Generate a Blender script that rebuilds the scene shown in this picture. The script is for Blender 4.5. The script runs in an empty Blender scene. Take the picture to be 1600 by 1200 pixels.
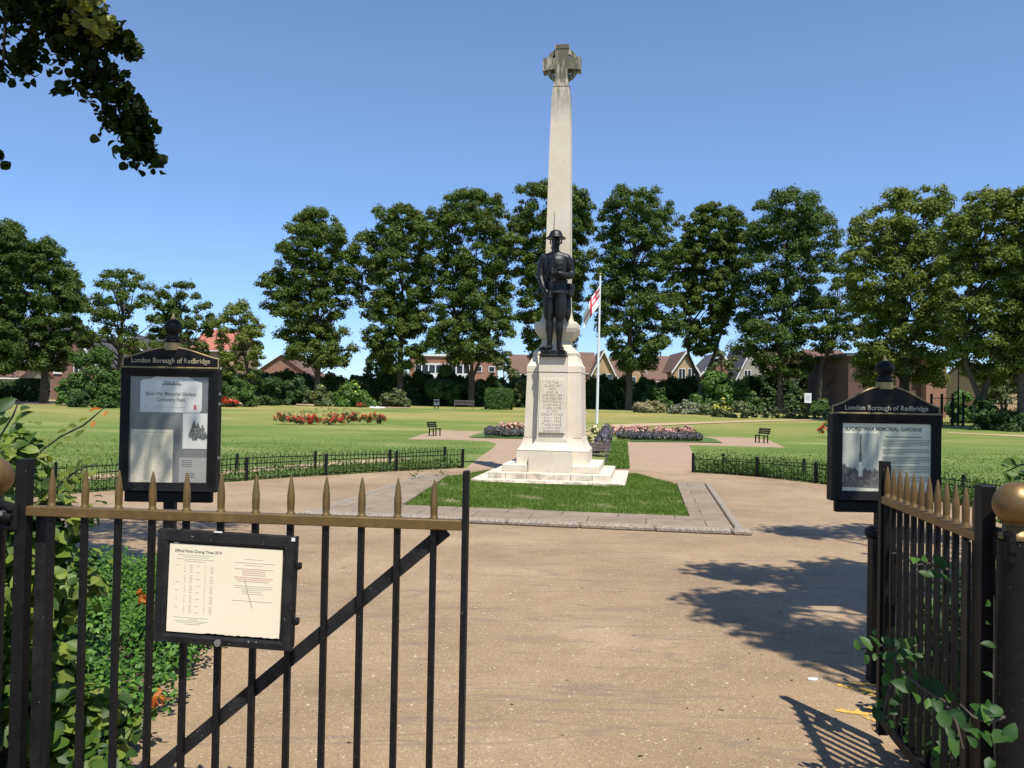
SKY_AIR, SKY_DUST, SKY_OZ, SKY_STR, SUN_E, EXPO = .9, .05, 4.0, .135, 4.8, .38
SKY_TINT = (.95, .965, 1.03); SKY_SAT = 1.0
import bpy, bmesh, math, random
import numpy as np
from mathutils import Vector, Matrix
R = math.radians
scene = bpy.context.scene
COL = scene.collection
random.seed(7)
rng = np.random.default_rng(11)

# ------------------------------------------------------------------ camera
F = 1300.0; EYE = 1.62
P0 = math.atan(20/1300); ROLL = 0.018
FW = Vector((0, math.cos(P0), math.sin(P0)))
U0 = Vector((0, -math.sin(P0), math.cos(P0)))
XR = Vector((1, 0, 0))
RV = XR*math.cos(ROLL) + U0*math.sin(ROLL)
UV = U0*math.cos(ROLL) - XR*math.sin(ROLL)
CAMP = Vector((0, 0, EYE))
cam = bpy.data.cameras.new('camera'); cam.sensor_width = 36; cam.lens = 36*F/1600
cam.clip_start = 0.05; cam.clip_end = 5000
camo = bpy.data.objects.new('camera', cam); COL.objects.link(camo)
camo.matrix_world = Matrix(((RV.x, UV.x, -FW.x, 0), (RV.y, UV.y, -FW.y, 0), (RV.z, UV.z, -FW.z, EYE), (0, 0, 0, 1)))
scene.camera = camo

def ray(px, py): return FW*F + RV*(px-800) - UV*(py-600)
def at(px, py, D):                       # world point on the sight line at depth y = D
    d = ray(px, py); return CAMP + d*(D/d.y)
def gz(y):
    t = min(1, max(0, (y-36)/50)); return 0.5*t*t*(3-2*t)
def gnd(px, py):
    d = ray(px, py); z = 0.0; p = None
    if d.z > -1e-4: d.z = -1e-4
    for _ in range(12):
        p = CAMP + d*((z-EYE)/d.z); z = 0.5*z+0.5*gz(min(p.y, 300))
    p.z = gz(p.y); return p
def hz(px): return 620 + 0.018*(px-800)
def zat(px, py, D): return at(px, py, D).z

# ------------------------------------------------------------------ tagging
def tag(o, label=None, cat=None, group=None, kind=None):
    if label: o['label'] = label
    if cat: o['category'] = cat
    if group: o['group'] = group
    if kind: o['kind'] = kind
    return o
def empty(name, loc, rz=0):
    o = bpy.data.objects.new(name, None); COL.objects.link(o)
    o.location = loc; o.rotation_euler = (0, 0, rz); o.empty_display_size = .1
    return o
def copy_tree(o, parent=None):
    c = o.copy(); COL.objects.link(c); c.parent = parent
    for ch in list(o.children): copy_tree(ch, c)
    return c

# ------------------------------------------------------------------ materials
def mat(name):
    m = bpy.data.materials.new(name); m.use_nodes = True
    nt = m.node_tree; nt.nodes.clear()
    out = nt.nodes.new('ShaderNodeOutputMaterial')
    return m, nt, out
def N(nt, t, **kw):
    n = nt.nodes.new(t)
    for k, v in kw.items():
        if k in n.inputs: n.inputs[k].default_value = v
        else: setattr(n, k, v)
    return n
def ramp(nt, fac, stops):
    r = nt.nodes.new('ShaderNodeValToRGB'); e = r.color_ramp.elements
    while len(e) < len(stops): e.new(0.5)
    for i, (p, c) in enumerate(stops): e[i].position = p; e[i].color = (*c, 1)
    nt.links.new(fac, r.inputs[0]); return r.outputs[0]
def noise(nt, scale, detail=4, rough=.55, vec=None, dist=0):
    n = N(nt, 'ShaderNodeTexNoise', Scale=scale, Detail=detail, Roughness=rough, Distortion=dist)
    if vec is None:
        tc = nt.nodes.new('ShaderNodeTexCoord'); vec = tc.outputs['Object']
    nt.links.new(vec, n.inputs['Vector']); return n.outputs['Fac']
def mixc(nt, a, b, fac, blend='MIX'):
    m = nt.nodes.new('ShaderNodeMix'); m.data_type = 'RGBA'; m.blend_type = blend
    for s, v in ((6, a), (7, b), (0, fac)):
        if hasattr(v, 'links'): nt.links.new(v, m.inputs[s])
        else: m.inputs[s].default_value = (*v, 1) if isinstance(v, tuple) else v
    return m.outputs[2]
def simple(name, c1, c2=None, scale=8, rough=.7, metal=0, bump=0, bscale=60, spec=.5, c3=None, detail=5, chips=None):
    m, nt, out = mat(name)
    b = N(nt, 'ShaderNodeBsdfPrincipled', Roughness=rough, Metallic=metal)
    b.inputs['Specular IOR Level'].default_value = spec
    if c2 is None: b.inputs['Base Color'].default_value = (*c1, 1)
    else:
        st = [(.3, c1), (.7, c2)] if c3 is None else [(.25, c1), (.5, c2), (.75, c3)]
        cc = ramp(nt, noise(nt, scale, detail), st)
        if chips: cc = mixc(nt, cc, chips, N_map(nt, noise(nt, 70, 2, .5), .735, .75, 0, .9))
        nt.links.new(cc, b.inputs['Base Color'])
    if bump:
        bp = N(nt, 'ShaderNodeBump', Strength=bump, Distance=.01)
        nt.links.new(noise(nt, bscale, 3), bp.inputs['Height']); nt.links.new(bp.outputs[0], b.inputs['Normal'])
    nt.links.new(b.outputs[0], out.inputs[0]); return m
def leafmat(name, dark, mid, light, trans=.3, scale=.5, gloss=.35):
    m, nt, out = mat(name)
    g = nt.nodes.new('ShaderNodeNewGeometry')
    c = ramp(nt, g.outputs['Random Per Island'], [(0, dark), (.55, mid), (1, light)])
    n = noise(nt, scale, 2)
    c2 = mixc(nt, c, (.72, .8, .6), N_map(nt, n, .35, .65, 0, 1), 'MULTIPLY')
    b = N(nt, 'ShaderNodeBsdfPrincipled', Roughness=.5); b.inputs['Specular IOR Level'].default_value = gloss
    t = nt.nodes.new('ShaderNodeBsdfTranslucent'); ms = nt.nodes.new('ShaderNodeMixShader'); ms.inputs[0].default_value = trans
    tcol = mixc(nt, c2, (1.3, 1.25, .5), 1.0, 'MULTIPLY')
    nt.links.new(c2, b.inputs['Base Color']); nt.links.new(tcol, t.inputs['Color'])
    nt.links.new(b.outputs[0], ms.inputs[1]); nt.links.new(t.outputs[0], ms.inputs[2]); nt.links.new(ms.outputs[0], out.inputs[0])
    return m
def N_map(nt, v, a, b, c, d):
    n = N(nt, 'ShaderNodeMapRange'); nt.links.new(v, n.inputs[0])
    for i, x in enumerate((a, b, c, d)): n.inputs[i+1].default_value = x
    return n.outputs[0]

M = {}
M['bark'] = simple('bark', (.045, .035, .026), (.10, .08, .06), 6, .9, bump=.6, bscale=25)
M['black'] = simple('black_paint', (.006, .0055, .005), (.011, .0105, .01), 30, .55, bump=.08, bscale=90, spec=.2, chips=(.10, .085, .07))
M['blackworn'] = simple('worn_black_paint', (.007, .007, .007), (.016, .0155, .015), 14, .55, bump=.2, bscale=90, spec=.2, c3=(.03, .028, .026), chips=(.3, .29, .27))
M['gold'] = simple('gold_paint', (.235, .14, .042), (.17, .105, .036), 9, .42, metal=.5, bump=.08, bscale=90, c3=(.29, .18, .058), chips=(.08, .06, .04))
M['goldtrim'] = simple('dull_gold_trim', (.26, .19, .08), (.36, .27, .12), 20, .5, metal=.3)
M['lettergold'] = simple('cream_gold_letters', (.50, .42, .24), (.56, .48, .30), 20, .5)
M['bronze'] = simple('dark_bronze', (.0035, .0035, .0035), (.012, .0115, .0105), 9, .46, metal=.1, bump=1.0, bscale=16)
M['soil'] = simple('soil', (.07, .045, .03), (.14, .09, .06), 12, .95, bump=.8, bscale=30)
M['wood'] = simple('weathered_wood', (.10, .075, .065), (.19, .15, .13), 9, .8, bump=.4)
M['white'] = simple('white_paint', (.78, .78, .76), (.7, .7, .68), 5, .4)
M['flagwhite'] = simple('flag_white', (.75, .75, .75), rough=.8)
M['flagred'] = simple('flag_red', (.55, .03, .05), rough=.8)
M['lime'] = leafmat('lime_leaves', (.056, .088, .018), (.105, .148, .028), (.19, .235, .055), .38, gloss=.15)
M['limedark'] = leafmat('dark_lime_leaves', (.046, .078, .018), (.088, .132, .028), (.155, .205, .05), .36, gloss=.15)
M['limepale'] = leafmat('pale_lime_leaves', (.10, .13, .026), (.17, .205, .04), (.29, .32, .085), .4, gloss=.15)
M['hedge'] = leafmat('hedge_leaves', (.028, .055, .016), (.05, .088, .024), (.085, .132, .036), .22, gloss=.2)
M['shrub'] = leafmat('shrub_leaves', (.045, .085, .018), (.08, .14, .03), (.13, .20, .045), .28, gloss=.2)
M['shrublight'] = leafmat('bright_shrub_leaves', (.05, .11, .015), (.085, .17, .022), (.13, .24, .035), .25)
M['olive'] = leafmat('olive_shrub_leaves', (.06, .08, .025), (.10, .125, .04), (.18, .2, .06), .2)
M['silver'] = leafmat('silvery_leaves', (.14, .15, .10), (.22, .23, .15), (.36, .36, .22), .2)
M['near'] = leafmat('garden_leaves', (.04, .085, .014), (.09, .155, .022), (.27, .32, .055), .36, 3)
M['nearhedge'] = leafmat('box_hedge_leaves', (.035, .10, .016), (.075, .18, .022), (.15, .29, .04), .3, 4)
M['beech'] = leafmat('beech_leaves', (.02, .055, .012), (.04, .10, .02), (.085, .18, .03), .35, 3)
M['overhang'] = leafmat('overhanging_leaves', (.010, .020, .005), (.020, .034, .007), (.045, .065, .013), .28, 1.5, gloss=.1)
M['overlit'] = leafmat('sunlit_overhang_leaves', (.10, .13, .02), (.22, .23, .04), (.40, .38, .09), .45, 2)  # sunlit copy of the dark overhanging leaves, sunlight put into the colour
M['orangeleaf'] = leafmat('orange_leaves', (.45, .10, .02), (.55, .16, .03), (.6, .3, .06), .4, 3)
M['grass'] = leafmat('grass_blades', (.09, .17, .022), (.15, .25, .035), (.27, .34, .085), .35, .9)
M['lavender'] = leafmat('lavender_flowers', (.09, .075, .12), (.16, .13, .20), (.28, .23, .34), .15)
M['lawnblade'] = leafmat('lawn_blades', (.085, .13, .025), (.13, .175, .04), (.19, .225, .065), .25, .6)
M['pinkrose'] = leafmat('pink_roses', (.62, .28, .30), (.75, .42, .42), (.85, .62, .55), .2)
M['redrose'] = leafmat('red_roses', (.5, .015, .015), (.65, .03, .025), (.7, .09, .05), .15)
M['creamrose'] = leafmat('cream_roses', (.6, .5, .25), (.7, .6, .35), (.8, .72, .55), .2)
M['yellowfl'] = leafmat('yellow_flowers', (.5, .45, .05), (.6, .55, .08), (.7, .65, .15), .2)
M['drypl'] = leafmat('dry_grassy_leaves', (.22, .18, .09), (.3, .26, .13), (.4, .36, .2), .2)

# stone of the memorial: pale Portland stone, joints, weather stains high up
def stone_mat():
    m, nt, out = mat('portland_stone')
    b = N(nt, 'ShaderNodeBsdfPrincipled', Roughness=.85); b.inputs['Specular IOR Level'].default_value = .2
    c = ramp(nt, noise(nt, 1.6, 6, .6), [(.3, (.62, .53, .40)), (.5, (.69, .605, .47)), (.72, (.74, .66, .53))])
    fine = noise(nt, 30, 4, .6)
    c = mixc(nt, c, (.80, .76, .70), N_map(nt, fine, .56, .72, 0, .7), 'MULTIPLY')
    g = nt.nodes.new('ShaderNodeNewGeometry'); s = nt.nodes.new('ShaderNodeSeparateXYZ'); nt.links.new(g.outputs['Position'], s.inputs[0])
    hi = N_map(nt, s.outputs['Z'], 7.1, 8.15, 0, 1)          # lichen and soot on the cross head
    mp = N(nt, 'ShaderNodeMapping'); mp.inputs['Scale'].default_value = (14, 14, 1.6)
    nt.links.new(g.outputs['Position'], mp.inputs[0])
    st = N_map(nt, noise(nt, 1, 5, .65, mp.outputs[0]), .38, .62, 0, 1)
    ml = nt.nodes.new('ShaderNodeMath'); ml.operation = 'MULTIPLY'; nt.links.new(hi, ml.inputs[0]); nt.links.new(st, ml.inputs[1])
    a2 = nt.nodes.new('ShaderNodeMath'); a2.operation = 'MULTIPLY_ADD'; nt.links.new(hi, a2.inputs[0]); a2.inputs[1].default_value = .42; nt.links.new(ml.outputs[0], a2.inputs[2]); a2.use_clamp = True
    c = mixc(nt, c, (.135, .125, .085), a2.outputs[0])
    lo = N_map(nt, s.outputs['Z'], .30, .10, 0, 1)            # dirt on the lowest steps
    mo = N_map(nt, noise(nt, 3.5, 7, .75), .46, .6, 0, .75)
    m3 = nt.nodes.new('ShaderNodeMath'); m3.operation = 'MULTIPLY'; nt.links.new(lo, m3.inputs[0]); nt.links.new(mo, m3.inputs[1])
    c = mixc(nt, c, (.25, .22, .17), m3.outputs[0])
    bp = N(nt, 'ShaderNodeBump', Strength=.25, Distance=.01); nt.links.new(fine, bp.inputs['Height']); nt.links.new(bp.outputs[0], b.inputs['Normal'])
    nt.links.new(c, b.inputs['Base Color']); nt.links.new(b.outputs[0], out.inputs[0]); return m
M['stone'] = stone_mat()
M['stonejoint'] = simple('stone_joint', (.12, .10, .08), (.2, .17, .13), 12, .9)
M['letters'] = simple('cut_letters', (.56, .47, .37), (.64, .55, .44), 20, .9)

def asphalt_mat():
    m, nt, out = mat('buff_asphalt')
    b = N(nt, 'ShaderNodeBsdfPrincipled', Roughness=.82); b.inputs['Specular IOR Level'].default_value = .3
    g = nt.nodes.new('ShaderNodeNewGeometry'); pos = g.outputs['Position']
    c = ramp(nt, noise(nt, .5, 5, .6, pos), [(.32, (.245, .165, .088)), (.5, (.325, .222, .124)), (.66, (.39, .275, .165))])
    c = mixc(nt, c, (.75, .72, .7), N_map(nt, noise(nt, 2.5, 6, .7, pos), .5, .72, 0, .8), 'MULTIPLY')
    c = mixc(nt, c, (.16, .115, .078), N_map(nt, noise(nt, .9, 7, .75, pos), .60, .70, 0, .45))
    v = N(nt, 'ShaderNodeTexVoronoi', Scale=150.0); nt.links.new(pos, v.inputs['Vector'])
    vc = nt.nodes.new('ShaderNodeSeparateColor'); nt.links.new(v.outputs['Color'], vc.inputs[0])
    c = mixc(nt, c, (.78, .66, .52), N_map(nt, vc.outputs[0], .94, .98, 0, .42))
    c = mixc(nt, c, (.10, .075, .055), N_map(nt, vc.outputs[1], .82, .97, 0, .55))
    v2 = N(nt, 'ShaderNodeTexVoronoi', Scale=60.0); nt.links.new(pos, v2.inputs['Vector'])
    vc2 = nt.nodes.new('ShaderNodeSeparateColor'); nt.links.new(v2.outputs['Color'], vc2.inputs[0])
    c = mixc(nt, c, (.75, .66, .52), N_map(nt, vc2.outputs[2], .994, .998, 0, .6))
    c = mixc(nt, c, (.20, .15, .11), N_map(nt, noise(nt, 75, 3, .7, pos), .52, .72, 0, .75))
    # tar seams and worn streaks across the path
    mp = N(nt, 'ShaderNodeMapping'); mp.inputs['Scale'].default_value = (.25, 1.6, 1); mp.inputs['Rotation'].default_value = (0, 0, -.12); nt.links.new(pos, mp.inputs[0])
    sn = noise(nt, 1.0, 4, .6, mp.outputs[0], .4)
    ab = nt.nodes.new('ShaderNodeMath'); ab.operation = 'SUBTRACT'; nt.links.new(sn, ab.inputs[0]); ab.inputs[1].default_value = .5
    ab2 = nt.nodes.new('ShaderNodeMath'); ab2.operation = 'ABSOLUTE'; nt.links.new(ab.outputs[0], ab2.inputs[0])
    c = mixc(nt, c, (.19, .14, .105), N_map(nt, ab2.outputs[0], .0, .014, .6, 0))
    bp = N(nt, 'ShaderNodeBump', Strength=.5, Distance=.006); nt.links.new(noise(nt, 90, 3, .7, pos), bp.inputs['Height']); nt.links.new(bp.outputs[0], b.inputs['Normal'])
    nt.links.new(c, b.inputs['Base Color']); nt.links.new(b.outputs[0], out.inputs[0]); return m
M['asphalt'] = asphalt_mat()
M['pathpink'] = simple('pinkish_gravel_path', (.32, .215, .135), (.375, .255, .163), 1.5, .9, bump=.3, bscale=60)
M['drypath'] = simple('dry_sandy_path', (.38, .27, .15), (.46, .34, .2), 1.2, .95)

def lawn_mat():
    m, nt, out = mat('lawn_turf')
    b = N(nt, 'ShaderNodeBsdfPrincipled', Roughness=.9); b.inputs['Specular IOR Level'].default_value = .15
    g = nt.nodes.new('ShaderNodeNewGeometry'); pos = g.outputs['Position']
    s = nt.nodes.new('ShaderNodeSeparateXYZ'); nt.links.new(pos, s.inputs[0])
    mp = N(nt, 'ShaderNodeMapping'); mp.inputs['Scale'].default_value = (.5, 1, 1); nt.links.new(pos, mp.inputs[0])
    c = ramp(nt, noise(nt, .35, 6, .65, mp.outputs[0]), [(.32, (.085, .15, .028)), (.5, (.132, .195, .043)), (.66, (.205, .24, .07))])
    dry = nt.nodes.new('ShaderNodeMath'); dry.operation = 'MULTIPLY'
    nt.links.new(N_map(nt, s.outputs['Y'], 30, 62, .1, 1), dry.inputs[0]); nt.links.new(N_map(nt, noise(nt, .12, 5, .6, mp.outputs[0]), .36, .56, 0, 1), dry.inputs[1])
    c = mixc(nt, c, (.31, .27, .09), dry.outputs[0])
    c = mixc(nt, c, (.40, .35, .17), N_map(nt, noise(nt, .17, 6, .7, mp.outputs[0]), .55, .68, 0, .6))
    c = mixc(nt, c, (.55, .62, .42), N_map(nt, noise(nt, 6, 4, .8, pos), .5, .75, 0, .85), 'MULTIPLY')
    c = mixc(nt, c, (.3, .32, .1), N_map(nt, noise(nt, 11, 5, .8, pos), .56, .7, 0, .6))
    v = N(nt, 'ShaderNodeTexVoronoi', Scale=4.0); nt.links.new(pos, v.inputs['Vector'])
    vm = nt.nodes.new('ShaderNodeMath'); vm.operation = 'MULTIPLY'
    nt.links.new(N_map(nt, v.outputs['Distance'], .05, .10, 1, 0), vm.inputs[0]); nt.links.new(N_map(nt, noise(nt, .25, 2, .5, pos), .48, .56, 0, 1), vm.inputs[1])
    c = mixc(nt, c, (.7, .7, .62), vm.outputs[0])
    bp = N(nt, 'ShaderNodeBump', Strength=.9, Distance=.04); nt.links.new(noise(nt, 18, 4, .8, pos), bp.inputs['Height']); nt.links.new(bp.outputs[0], b.inputs['Normal'])
    nt.links.new(c, b.inputs['Base Color']); nt.links.new(b.outputs[0], out.inputs[0]); return m
M['lawn'] = lawn_mat()

def brick(name, c1, c2, mortar, scale=1.0):
    m, nt, out = mat(name)
    b = N(nt, 'ShaderNodeBsdfPrincipled', Roughness=.9)
    tc = nt.nodes.new('ShaderNodeTexCoord'); s = nt.nodes.new('ShaderNodeSeparateXYZ'); nt.links.new(tc.outputs['Object'], s.inputs[0])
    ad = nt.nodes.new('ShaderNodeMath'); nt.links.new(s.outputs[0], ad.inputs[0]); nt.links.new(s.outputs[1], ad.inputs[1])
    cb = nt.nodes.new('ShaderNodeCombineXYZ'); nt.links.new(ad.outputs[0], cb.inputs[0]); nt.links.new(s.outputs[2], cb.inputs[1])
    br = nt.nodes.new('ShaderNodeTexBrick'); nt.links.new(cb.outputs[0], br.inputs['Vector'])
    br.inputs['Scale'].default_value = 4.4*scale; br.inputs['Color1'].default_value = (*c1, 1); br.inputs['Color2'].default_value = (*c2, 1); br.inputs['Mortar'].default_value = (*mortar, 1)
    br.inputs['Mortar Size'].default_value = .015
    c = mixc(nt, br.outputs['Color'], (.7, .68, .66), N_map(nt, noise(nt, .8, 5), .4, .7, 0, .6), 'MULTIPLY')
    nt.links.new(c, b.inputs['Base Color']); nt.links.new(b.outputs[0], out.inputs[0]); return m
M['brickred'] = brick('red_brick', (.25, .115, .078), (.19, .09, .062), (.28, .22, .18))
M['brickorange'] = brick('orange_brick', (.33, .155, .095), (.27, .125, .08), (.36, .27, .2))
M['brickyellow'] = brick('yellow_brick', (.52, .36, .19), (.45, .31, .16), (.45, .38, .28))
M['brickdark'] = brick('dark_brick', (.14, .075, .055), (.10, .058, .045), (.14, .1, .09))
def tiles(name, c1, c2):
    m, nt, out = mat(name)
    b = N(nt, 'ShaderNodeBsdfPrincipled', Roughness=.85)
    w = N(nt, 'ShaderNodeTexWave', Scale=1.6, Distortion=.4, Detail=2.0); w.bands_direction = 'Z'
    tc = nt.nodes.new('ShaderNodeTexCoord'); nt.links.new(tc.outputs['Object'], w.inputs['Vector'])
    c = ramp(nt, noise(nt, 3, 6, .7), [(.3, c1), (.7, c2)])
    c = mixc(nt, c, (.6, .6, .6), N_map(nt, w.outputs['Fac'], .7, 1, 0, .7), 'MULTIPLY')
    nt.links.new(c, b.inputs['Base Color']); nt.links.new(b.outputs[0], out.inputs[0]); return m
M['tilebrown'] = tiles('brown_roof_tiles', (.13, .07, .05), (.19, .11, .08))
M['tilered'] = tiles('red_roof_tiles', (.36, .12, .08), (.45, .17, .11))
M['tilegrey'] = tiles('grey_roof_slates', (.06, .06, .07), (.11, .10, .11))
M['window'] = simple('window_glass', (.03, .04, .05), rough=.08, spec=.8)
M['render'] = simple('pale_render', (.30, .28, .23), (.36, .33, .28), 2, .9)
M['kerb'] = simple('granite_kerb', (.13, .105, .075), (.26, .215, .16), 38, .85, bump=.5, bscale=60, c3=(.42, .36, .28))
def slab_mat():
    m, nt, out = mat('paving_slabs')
    b = N(nt, 'ShaderNodeBsdfPrincipled', Roughness=.85)
    tc = nt.nodes.new('ShaderNodeTexCoord')
    br = nt.nodes.new('ShaderNodeTexBrick'); nt.links.new(tc.outputs['Object'], br.inputs['Vector'])
    br.inputs['Scale'].default_value = 1.0; br.inputs['Brick Width'].default_value = .75; br.inputs['Row Height'].default_value = .62
    br.inputs['Mortar Size'].default_value = .009; br.inputs['Color1'].default_value = (.245, .188, .122, 1); br.inputs['Color2'].default_value = (.29, .226, .152, 1); br.inputs['Mortar'].default_value = (.1, .085, .065, 1)
    c = mixc(nt, br.outputs['Color'], (.62, .6, .57), N_map(nt, noise(nt, 3, 7, .75), .4, .7, 0, .9), 'MULTIPLY')
    c = mixc(nt, c, (.45, .41, .36), N_map(nt, noise(nt, 60, 3, .75), .58, .72, 0, .6))
    nt.links.new(c, b.inputs['Base Color']); nt.links.new(b.outputs[0], out.inputs[0]); return m
M['slab'] = slab_mat()
M['paper'] = simple('cream_notice_paper', (.82, .72, .49), (.86, .77, .54), 3, .7)
M['paperwhite'] = simple('white_paper', (.72, .70, .62), (.78, .76, .68), 3, .7)
M['panelcream'] = simple('cream_panel', (.80, .77, .56), (.84, .81, .60), 3, .6)
M['greyback'] = simple('grey_backing', (.085, .087, .09), (.12, .122, .125), 3, .7)
M['ink'] = simple('faded_ink', (.14, .13, .11), rough=.8)
M['inkred'] = simple('faded_red_ink', (.66, .40, .30), rough=.8)
M['inkpale'] = simple('pale_ink', (.55, .50, .38), rough=.8)
M['inkdark'] = simple('dark_ink', (.05, .05, .045), rough=.8)
M['photo'] = simple('printed_photo_tones', (.012, .012, .013), (.06, .06, .058), 60, .7, c3=(.30, .30, .27))
M['photosky'] = simple('printed_photo_sky', (.45, .46, .38), (.5, .51, .43), 2, .7)
M['steel'] = simple('bare_steel', (.5, .5, .5), (.35, .35, .36), 30, .35, metal=.9)
M['yellowpaint'] = simple('yellow_paint', (.52, .32, .06), (.66, .40, .07), 30, .8)
def glass_mat(name, HAZE):
    m, nt, out = mat(name)
    t = nt.nodes.new('ShaderNodeBsdfTransparent'); d = nt.nodes.new('ShaderNodeBsdfDiffuse'); d.inputs[0].default_value = (.58, .57, .53, 1)
    gl = nt.nodes.new('ShaderNodeBsdfGlossy'); gl.inputs['Roughness'].default_value = .08
    m1 = nt.nodes.new('ShaderNodeMixShader'); m2 = nt.nodes.new('ShaderNodeMixShader')
    nt.links.new(N_map(nt, noise(nt, 2.5, 4), (.3), .7, .03, HAZE), m1.inputs[0]); m2.inputs[0].default_value = .035  # noise mixes a patchy pale diffuse haze into the pane
    nt.links.new(t.outputs[0], m1.inputs[1]); nt.links.new(d.outputs[0], m1.inputs[2]); nt.links.new(m1.outputs[0], m2.inputs[1]); nt.links.new(gl.outputs[0], m2.inputs[2]); nt.links.new(m2.outputs[0], out.inputs[0]); return m
M['acrylic'] = glass_mat('hazy_acrylic', .13); M['acrylicclear'] = glass_mat('clear_acrylic', .035)

# ------------------------------------------------------------------ mesh builders
class MB:
    def __init__(s): s.v = []; s.f = []; s.sm = []
    def add(s, vs, fs, smooth=False, mtx=None):
        o = len(s.v)
        for v in vs:
            v = Vector(v)
            s.v.append(mtx @ v if mtx is not None else v)
        for f in fs: s.f.append(tuple(i+o for i in f)); s.sm.append(smooth)
        return s
    def box(s, c, size, rz=0, mtx=None, bev=0):
        x, y, z = [k/2 for k in size]
        m = Matrix.Translation(c) @ Matrix.Rotation(rz, 4, 'Z')
        if mtx is not None: m = mtx @ m
        b = min(bev, x*.9, y*.9, z*.9)
        if b <= 0:
            vs = [(i*x, j*y, k*z) for k in (-1, 1) for j in (-1, 1) for i in (-1, 1)]
            s.add(vs, [(0, 2, 3, 1), (4, 5, 7, 6), (0, 1, 5, 4), (2, 6, 7, 3), (0, 4, 6, 2), (1, 3, 7, 5)], False, m)
        else:
            def ring(X, Y, Z): return [(-X+b, -Y, Z), (X-b, -Y, Z), (X, -Y+b, Z), (X, Y-b, Z), (X-b, Y, Z), (-X+b, Y, Z), (-X, Y-b, Z), (-X, -Y+b, Z)]
            def inner(Z): return [(px*(x-b)/x, py*(y-b)/y, Z) for px, py, _ in ring(x, y, Z)]
            vs = inner(-z) + ring(x, y, -z+b) + ring(x, y, z-b) + inner(z)
            fs = [tuple(range(7, -1, -1)), tuple(range(24, 32))]
            for L in range(3):
                for i in range(8):
                    j = (i+1) % 8; fs.append((L*8+i, L*8+j, L*8+8+j, L*8+8+i))
            s.add(vs, fs, False, m)
        return s
    def tube(s, pts, rad, n=8, cap=True, smooth=True, flat=1.0):
        pts = [Vector(p) for p in pts]
        if not hasattr(rad, '__len__'): rad = [rad]*len(pts)
        vs = []; fs = []
        ref = Vector((0, 0, 1))
        t0 = (pts[1]-pts[0]).normalized()
        if abs(t0.z) > .9: ref = Vector((0, 1, 0))
        for i, p in enumerate(pts):
            a = pts[max(0, i-1)]; b = pts[min(len(pts)-1, i+1)]
            t = (b-a).normalized(); x = t.cross(ref)
            if x.length < 1e-4: x = t.cross(Vector((1, 0, 0)))
            x.normalize(); y = x.cross(t).normalized()
            for k in range(n):
                an = 2*math.pi*k/n; vs.append(p + (x*math.cos(an) + y*math.sin(an)*flat)*rad[i])
        for i in range(len(pts)-1):
            for k in range(n):
                k2 = (k+1) % n; fs.append((i*n+k, i*n+k2, (i+1)*n+k2, (i+1)*n+k))
        s.add(vs, fs, smooth)
        if cap:
            s.add(vs[:n], [tuple(range(n-1, -1, -1))]); s.add(vs[-n:], [tuple(range(n))])
        return s
    def lathe(s, c, prof, n=24, smooth=True, sx=1, sy=1):
        c = Vector(c); vs = []; fs = []
        for r, z in prof:
            for k in range(n):
                a = 2*math.pi*k/n; vs.append(c + Vector((r*sx*math.cos(a), r*sy*math.sin(a), z)))
        for i in range(len(prof)-1):
            for k in range(n):
                k2 = (k+1) % n; fs.append((i*n+k, i*n+k2, (i+1)*n+k2, (i+1)*n+k))
        s.add(vs, fs, smooth)
        if prof[0][0] > 1e-4: s.add(vs[:n], [tuple(range(n-1, -1, -1))])
        if prof[-1][0] > 1e-4: s.add(vs[-n:], [tuple(range(n))])
        return s
    def sq(s, c, prof, mtx=None, sx=1, sy=1):       # square-section lathe: prof = (half width, z)
        vs = []; fs = []
        for r, z in prof:
            for i, j in ((-1, -1), (1, -1), (1, 1), (-1, 1)): vs.append((c[0]+i*r*sx, c[1]+j*r*sy, c[2]+z))
        for L in range(len(prof)-1):
            for i in range(4):
                j = (i+1) % 4; fs.append((L*4+i, L*4+j, L*4+4+j, L*4+4+i))
        fs.append((3, 2, 1, 0)); k = (len(prof)-1)*4; fs.append((k, k+1, k+2, k+3))
        s.add(vs, fs, False, mtx); return s
    def prism(s, poly, y0, y1, mtx=None):            # poly in (x, z), extruded along y
        n = len(poly); vs = [(x, y0, z) for x, z in poly]+[(x, y1, z) for x, z in poly]
        fs = [tuple(range(n)), tuple(range(2*n-1, n-1, -1))]
        for i in range(n):
            j = (i+1) % n; fs.append((i, i+n, j+n, j))
        s.add(vs, fs, False, mtx); return s
    def slab(s, poly, z0, z1):                       # poly in (x, y)
        n = len(poly); vs = [(x, y, z0) for x, y in poly]+[(x, y, z1) for x, y in poly]
        fs = [tuple(range(n-1, -1, -1)), tuple(range(n, 2*n))]
        for i in range(n):
            j = (i+1) % n; fs.append((i, j, j+n, i+n))
        s.add(vs, fs); return s
    def build(s, name, m, parent=None, loc=None, tri=False):
        me = bpy.data.meshes.new(name); me.from_pydata([tuple(v) for v in s.v], [], s.f)
        me.polygons.foreach_set('use_smooth', s.sm)
        me.materials.append(M[m] if isinstance(m, str) else m)
        bm = bmesh.new(); bm.from_mesh(me)
        bmesh.ops.recalc_face_normals(bm, faces=bm.faces)
        if tri: bmesh.ops.triangulate(bm, faces=[f for f in bm.faces if len(f.verts) > 4])
        bm.to_mesh(me); bm.free()
        o = bpy.data.objects.new(name, me); COL.objects.link(o)
        if parent: o.parent = parent
        if loc is not None: o.location = loc
        return o

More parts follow.
